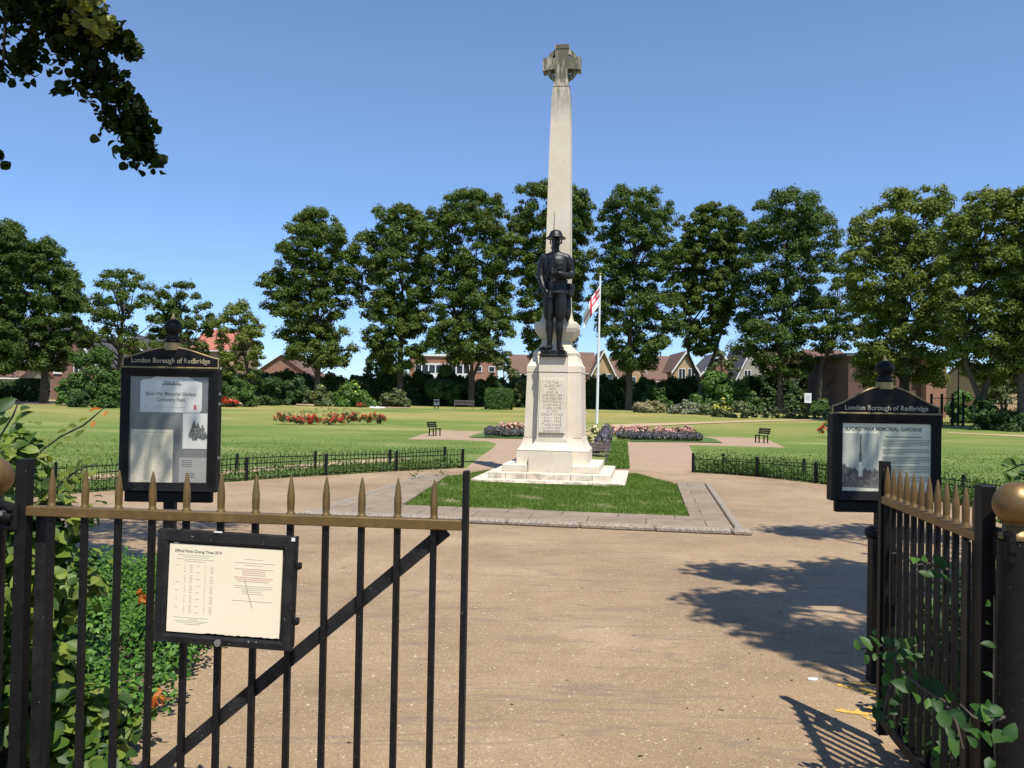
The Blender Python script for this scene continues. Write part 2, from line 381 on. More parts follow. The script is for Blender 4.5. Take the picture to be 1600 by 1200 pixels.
def np_mesh(name, V, Fq, m, parent=None, mi=None):
    me = bpy.data.meshes.new(name)
    V = np.asarray(V, dtype=np.float32); Fq = np.asarray(Fq, dtype=np.int32); n, k = Fq.shape
    me.vertices.add(len(V)); me.vertices.foreach_set('co', V.ravel())
    me.loops.add(n*k); me.loops.foreach_set('vertex_index', Fq.ravel())
    me.polygons.add(n); me.polygons.foreach_set('loop_start', np.arange(0, n*k, k, dtype=np.int32))
    me.polygons.foreach_set('loop_total', np.full(n, k, dtype=np.int32))
    ms = m if isinstance(m, (list, tuple)) else [m]
    for q in ms: me.materials.append(M[q] if isinstance(q, str) else q)
    if mi is not None: me.polygons.foreach_set('material_index', mi.astype(np.int32))
    me.update(calc_edges=True)
    o = bpy.data.objects.new(name, me); COL.objects.link(o)
    if parent: o.parent = parent
    return o
def unit(a): return a/np.maximum(np.linalg.norm(a, axis=1, keepdims=True), 1e-6)
def leaves(P, Nn, size, kind='far', asp=.62, fold=.25, tdir=None, var=.35):
    """numpy leaf cards: returns verts, quads"""
    n = len(P); Nn = unit(Nn)
    T = rng.normal(size=(n, 3)) if tdir is None else tdir + rng.normal(size=(n, 3))*.35
    T = T - Nn*(T*Nn).sum(1, keepdims=True); T = unit(T); B = np.cross(Nn, T)
    L = (size*(1+rng.uniform(-var, var, n)))[:, None]; W = L*asp*.5; H = L*.5
    if kind == 'far':
        v = np.stack([P-T*H, P+B*W+Nn*W*fold, P+T*H, P-B*W+Nn*W*fold*.3], 1).reshape(-1, 3)
        f = np.arange(n*4).reshape(n, 4)
        return v, f
    # near: eight outline points folded on a drooping midrib
    H2 = L*.5; D_ = Nn*L
    def pt(t, w_, up): return P+T*H2*t+B*W*w_+Nn*W*up-D_*.10*(t*t)
    m_ = pt(.05, 0, 0)
    v = np.stack([pt(-1, 0, 0), pt(-.62, .72, fold), pt(-.05, 1.0, fold*1.1), pt(.55, .62, fold*.8), pt(1, 0, 0), pt(.55, -.62, fold*.8), pt(-.05, -1.0, fold*1.1), pt(-.62, -.72, fold), m_], 1).reshape(-1, 3)
    o = (np.arange(n)*9)[:, None]
    f = np.stack([o+np.array(q) for q in ([0, 1, 2, 8], [8, 2, 3, 4], [0, 8, 6, 7], [8, 4, 5, 6])], 1).reshape(-1, 4)
    return v, f
def clump_leaves(C, Rr, per, flat=.7, up=.45, inner=.55, rnd=.6):
    """leaf positions and normals on the shells of clumps"""
    idx = np.repeat(np.arange(len(C)), per); n = len(idx)
    d = unit(rng.normal(size=(n, 3)))
    rad = Rr[idx][:, None]*rng.uniform(inner, 1.08, n)[:, None]
    off = d*rad; off[:, 2] *= flat
    lump = 1+.25*np.sin(d[:, :1]*7+idx[:, None])*np.cos(d[:, 1:2]*6+idx[:, None]*2)
    Pp = C[idx]+off*lump
    Nn = d + np.array([0, -.2, up]) + rng.normal(size=(n, 3))*rnd*.6
    return Pp, Nn
def text(body, size, m, name, parent, mtx, align='CENTER', ext=.002, squeeze=1.0, spacing=1.0, shear=0, bold=0):
    cu = bpy.data.curves.new('t', 'FONT'); cu.body = body; cu.size = size; cu.align_x = align; cu.extrude = ext; cu.space_character = spacing; cu.resolution_u = 3
    cu.shear = shear; cu.offset = bold*size
    t = bpy.data.objects.new('t', cu); COL.objects.link(t)
    dg = bpy.context.evaluated_depsgraph_get(); me = bpy.data.meshes.new_from_object(t.evaluated_get(dg))
    bpy.data.objects.remove(t); me.name = name; me.materials.clear(); me.materials.append(M[m])
    me.transform(mtx @ Matrix.Diagonal((squeeze, 1, 1, 1)))
    o = bpy.data.objects.new(name, me); COL.objects.link(o); o.parent = parent; return o
UP = Matrix.Rotation(R(90), 4, 'X')      # text standing up, facing -y
def tm(x, y, z): return Matrix.Translation((x, y, z)) @ UP
def skin(verts, edges, radii, name, m, parent=None, sub=2, root=0):
    me = bpy.data.meshes.new('s'); me.from_pydata(verts, edges, []); me.update()
    o = bpy.data.objects.new('s', me); COL.objects.link(o)
    md = o.modifiers.new('k', 'SKIN'); md.use_smooth_shade = True
    for i, r in enumerate(radii):
        sv = me.skin_vertices[0].data[i]; sv.radius = r if hasattr(r, '__len__') else (r, r); sv.use_root = (i == root)
    ms = o.modifiers.new('u', 'SUBSURF'); ms.levels = sub; ms.render_levels = sub
    dg = bpy.context.evaluated_depsgraph_get(); nm = bpy.data.meshes.new_from_object(o.evaluated_get(dg))
    bpy.data.objects.remove(o); nm.name = name; nm.materials.clear(); nm.materials.append(M[m])
    nm.polygons.foreach_set('use_smooth', [True]*len(nm.polygons))
    r = bpy.data.objects.new(name, nm); COL.objects.link(r)
    if parent: r.parent = parent
    return r

# ------------------------------------------------------------------ world and sun
w = bpy.data.worlds.new('World'); scene.world = w; w.use_nodes = True
nt = w.node_tree; bg = nt.nodes['Background']
sky = nt.nodes.new('ShaderNodeTexSky'); sky.sky_type = 'NISHITA'; sky.sun_disc = False
LD = Vector((-.42, .91, 0)).normalized(); EL = R(64)     # light travels along LD, downwards
sky.sun_elevation = EL
sky.sun_rotation = math.atan2(-LD.x, -LD.y)
sky.air_density = SKY_AIR; sky.dust_density = SKY_DUST; sky.ozone_density = SKY_OZ
tint = mixc(nt, sky.outputs[0], SKY_TINT, 1.0, 'MULTIPLY'); tcw = nt.nodes.new('ShaderNodeTexCoord'); sw = nt.nodes.new('ShaderNodeSeparateXYZ'); nt.links.new(tcw.outputs['Generated'], sw.inputs[0])
hzr = ramp(nt, sw.outputs[2], [(0, (.60, .72, .90)), (.10, (.70, .80, .94)), (.34, (1, 1, 1))]); tint = mixc(nt, tint, hzr, 1.0, 'MULTIPLY')
hs = nt.nodes.new('ShaderNodeHueSaturation'); hs.inputs['Saturation'].default_value = SKY_SAT; nt.links.new(tint, hs.inputs['Color']); nt.links.new(hs.outputs[0], bg.inputs[0]); bg.inputs[1].default_value = SKY_STR
sun = bpy.data.lights.new('sun', 'SUN'); sun.energy = SUN_E; sun.angle = R(.53); sun.color = (1, .95, .87)
so = bpy.data.objects.new('sun', sun); COL.objects.link(so)
so.rotation_euler = Vector((LD.x*math.cos(EL), LD.y*math.cos(EL), -math.sin(EL))).to_track_quat('-Z', 'Y').to_euler()
scene.view_settings.view_transform = 'Standard'; scene.view_settings.look = 'None'; scene.view_settings.exposure = EXPO
scene.render.engine = 'CYCLES'
# ================================================================== SETTING
def sheet(name, pts, z=.004, m='asphalt', kind='structure'):
    vs = [(p[0], p[1], (p[2] if len(p) > 2 else 0)+z) for p in pts]
    b = MB(); b.add(vs, [tuple(range(len(vs)))]); o = b.build(name, m, tri=True)
    for p in o.data.polygons:
        if p.normal.z < 0: o.data.flip_normals(); break
    if kind: o['kind'] = kind
    return o
def strip_ground():
    ys = [-40, -5]+[i for i in range(0, 30, 10)]+list(range(30, 96, 3))+[120, 200, 400, 900, 2500]
    xs = [-1500, -300, -100, -50, 0, 50, 100, 300, 1500]
    vs = [(x, y, gz(y)) for y in ys for x in xs]; n = len(xs); fs = []
    for j in range(len(ys)-1):
        for i in range(n-1): fs.append((j*n+i, j*n+i+1, (j+1)*n+i+1, (j+1)*n+i))
    o = MB().add(vs, fs, True).build('lawn_ground', 'lawn'); o['kind'] = 'structure'
strip_ground()
TH = R(9.3); CT, ST = math.cos(TH), math.sin(TH)
def uvw(u, v): return (u*CT+v*ST, -u*ST+v*CT)
G = lambda px, py: tuple(gnd(px, py))

fenceL = [(-1.07, 18.62), (-2.5, 17.5), (-4.06, 16.0), (-5.5, 14.4), (-6.7, 12.9), (-7.6, 11.2), (-8.2, 9.4)]
fenceR = [(4.08, 18.62), (4.75, 18.2), (5.35, 17.7), (6.2, 16.4), (6.85, 14.9), (7.3, 13.4), (7.6, 11.5), (7.7, 9.6)]
sheet('asphalt_path', [(-14, -8), (14, -8), (14, 8)]+[(8.6, 8.6)]+[(x, y) for x, y in reversed(fenceR)]+[G(1060, 741), G(986, 733), (1.5, 19.6), (.0, 19.3)]+fenceL+[(-9, 8.2), (-14, 7)], .006)
sheet('memorial_path', [G(*p) for p in [(727, 733), (745, 718), (768, 702), (776, 694), (762, 689.5), (700, 687), (636, 686.5), (663, 678), (690, 672.5), (757, 674.5), (740, 679), (731, 683.5), (745, 685), (830, 686.5), (870, 688), (925, 734), (870, 740)]], .003, 'pathpink')
sheet('memorial_path', [G(*p) for p in [(984, 734), (981, 691), (1075, 691.5), (1129, 693), (1122, 687), (1100, 682.5), (1175, 684.5), (1200, 687), (1227, 699.5), (1120, 696.5), (1076, 695.5), (1084, 711), (1085, 738.5), (1060, 742)]], .003, 'pathpink')
def px_strip(name, top, bot, m, z=.03):
    vs = [tuple(Vector(G(*p))+Vector((0, 0, z))) for p in top]+[tuple(Vector(G(*p))+Vector((0, 0, z))) for p in bot]; n = len(top)
    o = MB().add(vs, [(i, i+1, n+i+1, n+i) for i in range(n-1)]).build(name, m); o['kind'] = 'structure'
px_strip('cross_path', [(955, 664), (1000, 662.5), (1100, 660), (1200, 656.8), (1340, 654)], [(955, 670), (1000, 667), (1100, 662.3), (1200, 658.8), (1340, 655.8)], 'drypath')
px_strip('border_path', [(-90, 626), (0, 626), (60, 625.5), (120, 627), (190, 628.5), (260, 630)], [(-90, 633), (0, 632), (60, 632), (120, 632), (190, 631.5), (260, 631.5)], 'drypath')
px_strip('border_path', [(345, 628.6), (400, 630), (480, 631.5), (560, 634), (640, 637.3)], [(345, 630.8), (400, 632.5), (480, 634), (560, 636), (640, 638.2)], 'drypath')
px_strip('border_path', [(1480, 676), (1540, 678.5), (1600, 680.5), (1700, 684)], [(1480, 677), (1540, 680), (1600, 683), (1700, 688)], 'drypath', .02)

# memorial surround: paving, kerb, grass
po = bpy.data.objects
pav = MB(); pav.slab([(-4.3, 10.5), (1.06, 10.5), (1.06, 11.52), (-4.3, 11.52)], 0, .05); pav.slab([(-4.3, 11.52), (-3.45, 11.52), (-3.9, 16.25), (-4.3, 16.25)], 0, .0499); pav.slab([(.58, 11.52), (1.06, 11.52), (1.06, 16.25), (.56, 16.25)], 0, .0499)
o = pav.build('paving', 'slab'); o.rotation_euler.z = -TH; o['kind'] = 'structure'
kb = MB(); x = -4.5; i = 0
while x < 1.26:
    L = min(.92, 1.27-x); kb.box((x+L/2, 10.41, .035), (L-.012, .17, .085), rz=random.uniform(-.006, .006), bev=.03); x += L
y = 10.5
while y < 16.2:
    L = min(.9, 16.3-y)
    kb.box((1.14, y+L/2, .02), (.1, L-.012, .07), rz=random.uniform(-.01, .01), bev=.015)
    kb.box((-4.38, y+L/2, .02), (.1, L-.012, .07), bev=.015); y += L
o = kb.build('granite_kerb', 'kerb'); o.rotation_euler.z = -TH; o['kind'] = 'structure'
gpoly = [(-3.5, 11.5), (.6, 11.5), (.57, 15.9), (-.2, 18.0), (-3.2, 18.0), (-3.95, 15.9)]
def grass_on(name, poly, n, h, m, z0=.0, bare=0, w=.007, cen=(0, 0), local=True, cnt=3):
    xs = [p[0] for p in poly]; ys = [p[1] for p in poly]
    P = np.stack([rng.uniform(min(xs), max(xs), n), rng.uniform(min(ys), max(ys), n)], 1)
    ins = np.zeros(n, bool); k = len(poly)
    for i in range(k):
        x1, y1 = poly[i]; x2, y2 = poly[(i+1) % k]
        c = ((y1 > P[:, 1]) != (y2 > P[:, 1])) & (P[:, 0] < (x2-x1)*(P[:, 1]-y1)/((y2-y1) if y2 != y1 else 1e-9)+x1); ins ^= c
    if bare:
        nn = np.sin(P[:, 0]*3.1+1)*np.cos(P[:, 1]*4.3)+.6*np.sin(P[:, 0]*7.7+P[:, 1]*5)+rng.normal(size=n)*.5
        ins &= ~((nn > bare) & (P[:, 1] < 15.3))
    ins &= rng.uniform(size=n) > np.clip((P[:, 1]-19)/14, 0, .97)*(h < .0355)
    P = P[ins]; n = len(P)
    a = rng.uniform(0, 6.28, n); hh = h*rng.uniform(.5, 1.3, n)*(1+.35*np.sin(P[:, 0]*2.3)*np.sin(P[:, 1]*3.1+1)); lean = rng.uniform(.1, .8, n)*hh; la = rng.uniform(0, 6.28, n)
    W = w*rng.uniform(.7, 1.4, n); far = np.clip((P[:, 1]-20)/14, 0, 1); hh = hh*(1-.6*far)
    b0 = np.stack([P[:, 0]-np.cos(a)*W, P[:, 1]-np.sin(a)*W, np.full(n, z0)], 1); b1 = np.stack([P[:, 0]+np.cos(a)*W, P[:, 1]+np.sin(a)*W, np.full(n, z0)], 1)
    t = np.stack([P[:, 0]+np.cos(la)*lean, P[:, 1]+np.sin(la)*lean, z0+hh], 1)
    V = np.stack([b0, b1, t], 1).reshape(-1, 3); return np_mesh(name, V, np.arange(n*3).reshape(n, 3), m)
turf = MB(); turf.slab(gpoly, 0, .018); o = turf.build('turf_patch', simple('patchy_turf_soil', (.11, .13, .035), (.17, .145, .065), 5, .95, bump=.8, bscale=20, c3=(.27, .18, .11))); o.rotation_euler.z = -TH; o['kind'] = 'structure'
o = grass_on('grass', gpoly, 130000, .0365, 'grass', .015, bare=.85); o.rotation_euler.z = -TH; o['kind'] = 'stuff'
# centre strip of grass behind the memorial
cs = [G(945, 733)[:2], G(984, 733)[:2], G(980, 690)[:2], G(948, 690)[:2]]
sheet('grass_strip', cs, .02, simple('strip_turf', (.05, .10, .015), (.09, .15, .03), 3, .95))
o = grass_on('grass', cs, 24000, .05, 'grass', .02, w=.014); o['kind'] = 'stuff'
for isl in ([(735, 684), (757, 677), (830, 677), (830, 686)], [(985, 690), (985, 684), (1110, 685), (1128, 692)]):
    q = [G(*p)[:2] for p in isl]
    sheet('flower_bed_grass', q, .02, simple('bed_turf', (.05, .10, .015), (.09, .15, .03), 3, .95))
# tufts and daisies on the near lawn
lp = [(-15, 19.2), (-1.5, 19.2), (-1.0, 28), (-6, 36), (-20, 36)]
def lawn_tufts(poly, n, keep=None):
    o = grass_on('lawn_tufts', poly, n, .035, 'lawnblade', .0, w=.012); o['kind'] = 'stuff'
lawn_tufts([(-22, 12), (-9, 12), (-7.2, 13.5), (-4.3, 17), (-1.3, 19.3), (-.8, 28), (-4, 29.8), (-8, 34), (-26, 34)], 60000)
lawn_tufts([(4.4, 19.2), (6.4, 17), (7.6, 13.4), (8, 10), (22, 10), (26, 34), (12, 34), (10.5, 28.5), (6.3, 28.5), (4.6, 20.5)], 70000)

# planting-bed soil near the gates
sheet('soil_bed', [(-6, -1), (-2.1, -1), (-2.05, 2.4), (-1.9, 3.5), (-1.85, 4.3), (-2.05, 5.2), (-2.6, 6.3), (-3.4, 7.2), (-6, 7.6)], .03, 'soil')
sheet('soil_bed', [(1.95, -1), (6, -1), (6, 6.6), (4.3, 6.8), (2.9, 5.6), (2.1, 4.4), (1.88, 3.4)], .03, 'soil')

# ================================================================== TREES
def crown_pts(rows, D, xb):
    zs = []; xl = []; xr = []
    for py, a, b in rows:
        m = at((a+b)/2, py, D); zs.append(m.z); xl.append(at(a, py, D).x); xr.append(at(b, py, D).x)
    i = np.argsort(zs); s = 2.2*D/F; return np.array(zs)[i], np.array(xl)[i]-s, np.array(xr)[i]+s
GS_ = 'small trees near the houses'
def tree(label, base, rows, D, lm, seed, stems=1, group='lime trees along the far hedge', lean=0, nclump=440, nleaf=80000, ls=.0025, name='lime_tree', trunk_r=.3):
    global rng
    rng = np.random.default_rng(seed); rd = random.Random(seed)
    b = at(base[0], base[1], D); b.z = gz(D)-.05
    root = empty(name, b)
    zs, xl, xr = crown_pts(rows, D, base[0])
    zs[0] -= .6 if group != GS_ else 0
    wid = xr-xl; zlo, zhi = zs[0], zs[-1]; mean = wid.mean()
    C = []; Rr = []
    rc = max(.5, mean*.092)
    tries = 0
    while len(C) < nclump and tries < nclump*30:
        tries += 1
        z = zlo+(zhi-zlo)*rng.uniform(0, 1); a = np.interp(z, zs, xl); c = np.interp(z, zs, xr)
        if rng.uniform() > ((c-a)/wid.max())**.8: continue
        r = rc*rng.uniform(.6, 1.25)
        hw = max((c-a)/2-r*.05, .15); th = rng.uniform(0, 2*math.pi); q = rng.uniform(.05, 1)**.46
        dep = min(mean/2, hw*1.15)
        C.append(((a+c)/2+math.cos(th)*hw*q, D+math.sin(th)*dep*q, min(z, zhi-r*.5))); Rr.append(r)
    C = np.array(C)-np.array(b); Rr = np.array(Rr)
    per = np.maximum(20, (Rr**2/np.sum(Rr**2)*nleaf)).astype(int)
    Pp, Nn = clump_leaves(C, Rr, per, flat=.62, up=.55)
    Pp[:, 2] -= .35*((Pp[:, 0]-C[np.repeat(np.arange(len(C)), per)][:, 0])**2+(Pp[:, 1]-C[np.repeat(np.arange(len(C)), per)][:, 1])**2)/rc
    k = len(Pp)//8; sel = rng.integers(0, len(Pp), k)     # looser leaves between the clumps soften the outline
    Pp = np.r_[Pp, Pp[sel]+np.clip(rng.normal(size=(k, 3)), -1.2, 1.2)*rc*.3]; Nn = np.r_[Nn, rng.normal(size=(k, 3))+np.array([0, -.2, .6])]
    V, Fq = leaves(Pp, Nn, ls*D, 'far', .7)
    # thin loose sprays off the crown edge
    np_mesh('crown', V, Fq, lm, root)
    t = MB(); H = zhi-b.z
    top = Vector((float(np.interp(zhi-.12*H, zs, (xl+xr)/2))-b.x, 0, H*.86))
    tr = trunk_r
    if stems == 1:
        path = [Vector((0, 0, 0)), Vector((.05+lean*.1, 0, H*.1)), Vector((lean*.4, .1, H*.3)), top*.62+Vector((lean*.4, 0, 0)), top]
        t.tube(path, [tr*1.25, tr, tr*.8, tr*.45, tr*.12], 10); starts = [(path[1], path[2]), (path[2], path[3]), (path[3], path[4])]
    else:
        fk = Vector((0, 0, H*.14)); t.tube([(0, 0, 0), fk*.4, fk], [tr*1.3, tr, tr*1.05], 10); starts = []
        for k in range(stems):
            dx = (k/(stems-1)-.5)*2
            q = [fk-Vector((0, 0, .3)), fk+Vector((dx*H*.06, rd.uniform(-.3, .3), H*.13)), fk+Vector((dx*H*.10+top.x*.4, rd.uniform(-.5, .5), H*.34)), Vector((top.x+dx*H*.08, 0, H*.82))]
            t.tube(q, [tr*.6, tr*.52, tr*.36, tr*.1], 8); starts += [(q[1], q[2]), (q[2], q[3])]
    for j in rd.sample(range(len(C)), min(34, len(C))):
        c = Vector(C[j]); s0, s1 = min(starts, key=lambda s: abs((s[0].z+s[1].z)/2-(c.z-.12*H)))
        kf = rd.uniform(.1, .8); s = s0.lerp(s1, kf)
        if s.z > c.z: s = s0
        mid = s.lerp(c, .5)+Vector((rd.uniform(-.3, .3), rd.uniform(-.3, .3), rd.uniform(-.1, .5)))
        t.tube([s, mid, c], [tr*.26, tr*.16, tr*.05], 5, cap=False)
    t.build('trunk', 'bark', root)
    tag(root, label, 'tree', group); return root
GL = 'lime trees along the far hedge'
tree('tall lime tree with a lobe of foliage bulging left, leftmost of the far row', (495, 628), [(322, 485, 508), (345, 458, 525), (370, 450, 550), (395, 432, 557), (418, 428, 560), (436, 404, 560), (460, 402, 555), (480, 412, 550), (500, 440, 520), (522, 440, 555), (542, 442, 552), (560, 470, 545)], 85, 'lime', 1)
tree('broad-topped lime tree behind the red rose bed, left of the forked one', (624, 634), [(322, 612, 652), (335, 578, 690), (360, 562, 700), (400, 553, 705), (430, 550, 690), (460, 560, 672), (490, 565, 665), (520, 570, 665), (545, 575, 665), (565, 600, 650)], 85, 'lime', 2)
tree('lime tree with a forked trunk behind the wooden bench', (736, 634), [(298, 715, 748), (315, 690, 795), (350, 685, 812), (385, 695, 815), (420, 690, 805), (450, 680, 800), (480, 668, 805), (510, 665, 800), (538, 675, 790), (555, 700, 775)], 85, 'lime', 3, stems=3)
tree('lime tree standing right behind the obelisk', (870, 634), [(287, 830, 870), (300, 806, 915), (330, 800, 930), (370, 806, 930), (410, 805, 925), (450, 812, 915), (490, 806, 905), (515, 815, 905), (550, 830, 890)], 87, 'lime', 4)
tree('dense lime tree directly behind the flagpole', (982, 640), [(293, 960, 985), (305, 940, 1040), (345, 925, 1068), (390, 935, 1060), (430, 915, 1055), (470, 920, 1060), (510, 925, 1065), (540, 950, 1045), (565, 970, 1015)], 82, 'limedark', 5)
tree('slim lime tree with a twin trunk above the yellow gabled house', (1095, 636), [(317, 1105, 1132), (335, 1075, 1160), (370, 1055, 1165), (400, 1050, 1155), (440, 1055, 1150), (480, 1055, 1145), (510, 1068, 1135), (540, 1075, 1112)], 84, 'lime', 6, stems=2)
tree('dark lime tree with a straight trunk left of the small white sign', (1218, 640), [(298, 1205, 1247), (320, 1175, 1290), (350, 1160, 1305), (400, 1150, 1310), (440, 1145, 1310), (480, 1150, 1290), (510, 1150, 1270), (550, 1140, 1270), (575, 1190, 1255)], 80, 'limedark', 7)
tree('lower lime tree leaning beside the small white sign', (1276, 640), [(400, 1300, 1335), (425, 1270, 1350), (460, 1262, 1360), (500, 1265, 1360), (530, 1270, 1355), (560, 1280, 1340)], 77, 'lime', 8, lean=1.2, nclump=90, nleaf=14000, trunk_r=.24)
tree('sunlit yellow-green lime tree behind the right information board', (1412, 655), [(292, 1400, 1432), (302, 1380, 1488), (330, 1345, 1482), (380, 1325, 1480), (430, 1320, 1490), (480, 1335, 1500), (520, 1350, 1500), (558, 1338, 1500), (585, 1345, 1470)], 60, 'limepale', 9, nclump=420, nleaf=76000, ls=.0032, group='yellow-green limes at the right', trunk_r=.36)
tree('large yellow-green lime tree with a leaning branch by the tall railings', (1532, 664), [(296, 1550, 1575), (312, 1500, 1610), (350, 1480, 1640), (420, 1470, 1650), (480, 1480, 1650), (530, 1485, 1640), (562, 1495, 1630), (580, 1560, 1630)], 52, 'limepale', 10, stems=2, nclump=400, nleaf=76000, ls=.0033, group='yellow-green limes at the right', trunk_r=.3)
tree('yellow-green lime tree cut by the right edge of the picture', (1597, 664), [(296, 1600, 1680), (330, 1570, 1740), (400, 1560, 1760), (480, 1565, 1750), (530, 1575, 1730), (570, 1580, 1700)], 50, 'limepale', 12, nclump=300, nleaf=50000, ls=.0033, group='yellow-green limes at the right', trunk_r=.3)
GE = 'trees in front of the left houses'
tree('dark tree in front of the brick house at far left', (68, 622), [(370, 45, 78), (392, 25, 95), (420, 15, 112), (450, 8, 128), (480, 4, 122), (510, 8, 122), (540, 2, 115), (562, 14, 95)], 68, 'limedark', 13, group=GE)
tree('tall dark tree cut by the left edge of the picture', (-18, 622), [(340, -20, 18), (360, -50, 33), (400, -65, 36), (450, -65, 24), (500, -60, 20), (540, -60, 25), (565, -40, 10)], 64, 'limedark', 14, group=GE)
tree('rounded tree between the dark left tree and the left notice board', (186, 616), [(420, 175, 212), (440, 150, 240), (470, 118, 246), (500, 112, 245), (528, 125, 250), (548, 150, 230)], 74, 'lime', 15, group=GE, nclump=100, nleaf=17000)
tree('tree crown directly above the left notice board', (282, 614), [(440, 268, 302), (460, 248, 318), (490, 235, 332), (520, 235, 330), (545, 245, 315)], 78, 'limedark', 16, group=GE, nclump=90, nleaf=15000)
tree('small pale lime tree right of the left notice board', (386, 618), [(458, 366, 386), (475, 354, 397), (500, 335, 411), (530, 328, 416), (552, 338, 412), (580, 362, 402)], 72, 'limepale', 17, group=GE, nclump=70, nleaf=12000, trunk_r=.2)
GS = 'small trees near the houses'
tree('small pale tree between the school block and the brown roof', (786, 612), [(545, 782, 792), (560, 776, 800), (585, 774, 806), (604, 778, 804)], 105, 'olive', 18, group=GS, nclump=26, nleaf=4000, name='small_tree', trunk_r=.12)
tree('thin willow-like tree in front of the grey gables', (1128, 620), [(546, 1120, 1138), (565, 1106, 1150), (590, 1104, 1155), (610, 1110, 1150)], 100, 'olive', 19, group=GS, nclump=36, nleaf=5000, name='small_tree', trunk_r=.14)
tree('young airy tree before the yellow brick flats', (1307, 630), [(562, 1300, 1316), (580, 1288, 1328), (600, 1285, 1332), (618, 1292, 1325)], 90, 'olive', 20, group=GS, nclump=26, nleaf=2600, name='small_tree', trunk_r=.12)
tree('round grey-green tree behind the railings at far right', (1566, 640), [(572, 1552, 1580), (585, 1540, 1592), (605, 1536, 1596), (622, 1545, 1588)], 72, 'olive', 21, group=GS, nclump=50, nleaf=8000, name='small_tree', trunk_r=.14)
tree('rounded tree crown above the flat-roofed school block', (690, 590), [(545, 680, 700), (556, 668, 712), (570, 664, 716)], 140, 'shrub', 22, group=GS, nclump=30, nleaf=3500, name='small_tree', trunk_r=.2)
rng = np.random.default_rng(5)

# ================================================================== HEDGES AND SHRUBS
def bush(label, px0, px1, pytop, pybase, D, lm, name='shrub', cat='shrub', group=None, n=None, box=False, ls=None, depth=None, lumps=None, up=.5, extra=None, wild=0):
    c = at((px0+px1)/2, pybase, D); g = gz(D); xl = at(px0, pybase, D).x; xr = at(px1, pybase, D).x
    h = zat((px0+px1)/2, pytop, D)-g; hw = (xr-xl)/2; dp = depth or min(hw, 1.6)
    ls = ls or D*.0032
    k = lumps or max(5, int(hw*3)); C = []; Rr = []
    n = n or int(min(16000, 1400+hw*h*900/(max(ls/.25, .6)**2)))
    if box:
        nn = n; f = rng.integers(0, 5, nn); p = rng.uniform(-1, 1, (nn, 3)); Nn = np.zeros((nn, 3))
        for q, (ax, sg) in enumerate(((0, -1), (0, 1), (1, -1), (1, 1), (2, 1))):
            mk = f == q; p[mk, ax] = sg*rng.uniform(.86, 1.03, mk.sum()); Nn[mk, ax] = sg
        cr = np.maximum(0, np.linalg.norm(p, axis=1)-1.25); p *= (1-cr*.35*(1-wild))[:, None]; p[:, 2] += wild*(p[:, 2]+1)*.5*(.22*np.sin(p[:, 0]*9+px0)+.14*np.sin(p[:, 0]*23+px0*2)+rng.normal(size=nn)*.10); p[:, 1] += wild*.3*np.sin(p[:, 0]*13+p[:, 2]*5)
        Pp = p*np.array([hw, dp, h/2])+np.array([0, 0, h/2]); Nn = Nn+rng.normal(size=(nn, 3))*.45+np.array([0, 0, .2])
    else:
        for j in range(k*4):
            a = rng.uniform(0, 6.28); q = rng.uniform(0, 1)**.5; r = rng.uniform(.22, .38)*min(hw, h, 2.2)
            z = rng.uniform(.12, 1)*h*(1-.45*q**2)-r*.5
            C.append((math.cos(a)*max(hw-r*.8, .05)*q, math.sin(a)*max(dp-r*.6, .05)*q, max(z, r*.3))); Rr.append(r)
        C = np.array(C); Rr = np.array(Rr); per = np.maximum(6, Rr**2/np.sum(Rr**2)*n).astype(int)
        Pp, Nn = clump_leaves(C, Rr, per, .85, up); Pp[:, 2] = np.abs(Pp[:, 2])
    V, Fq = leaves(Pp, Nn, ls, 'far', .65); ms = [lm]; mi = None
    if extra:
        em, frac = extra; ms.append(em); isf = (rng.uniform(size=len(Pp)) < frac) & (Pp[:, 2] > h*.35); mi = isf
    root = np_mesh(name, V, Fq, ms, None, mi); root.location = ((xl+xr)/2, D, g)
    tag(root, label, cat, group); return root
GHs = 'dark hedge behind the far lawn'
hx = [(335, 470, 586), (462, 600, 592), (592, 720, 588), (712, 835, 595), (825, 960, 594), (950, 1060, 598), (1050, 1180, 597), (1170, 1345, 594)]
nm = ['left of the leftmost tall lime', 'behind the tall lime with the left lobe', 'behind the broad-topped lime', 'behind the wooden bench and forked lime', 'behind the memorial pedestal', 'behind the flagpole tree', 'behind the twin-trunk lime', 'behind the small white sign']
for (a, b_, t_), q in zip(hx, nm):
    bush('tall dark hedge section '+q, a, b_, t_, 632+(a-700)*.014, 91, 'hedge', 'hedge', 'hedge', GHs, n=14000, depth=1.4, ls=.36, box=True, wild=1)
    bush('low dense hedge foot '+q, a, b_, t_+22, 632+(a-700)*.014, 89.5, 'hedge', 'hedge', 'hedge', 'low hedge foot under the dark hedge', n=9000, depth=1.2, ls=.33, lumps=30)
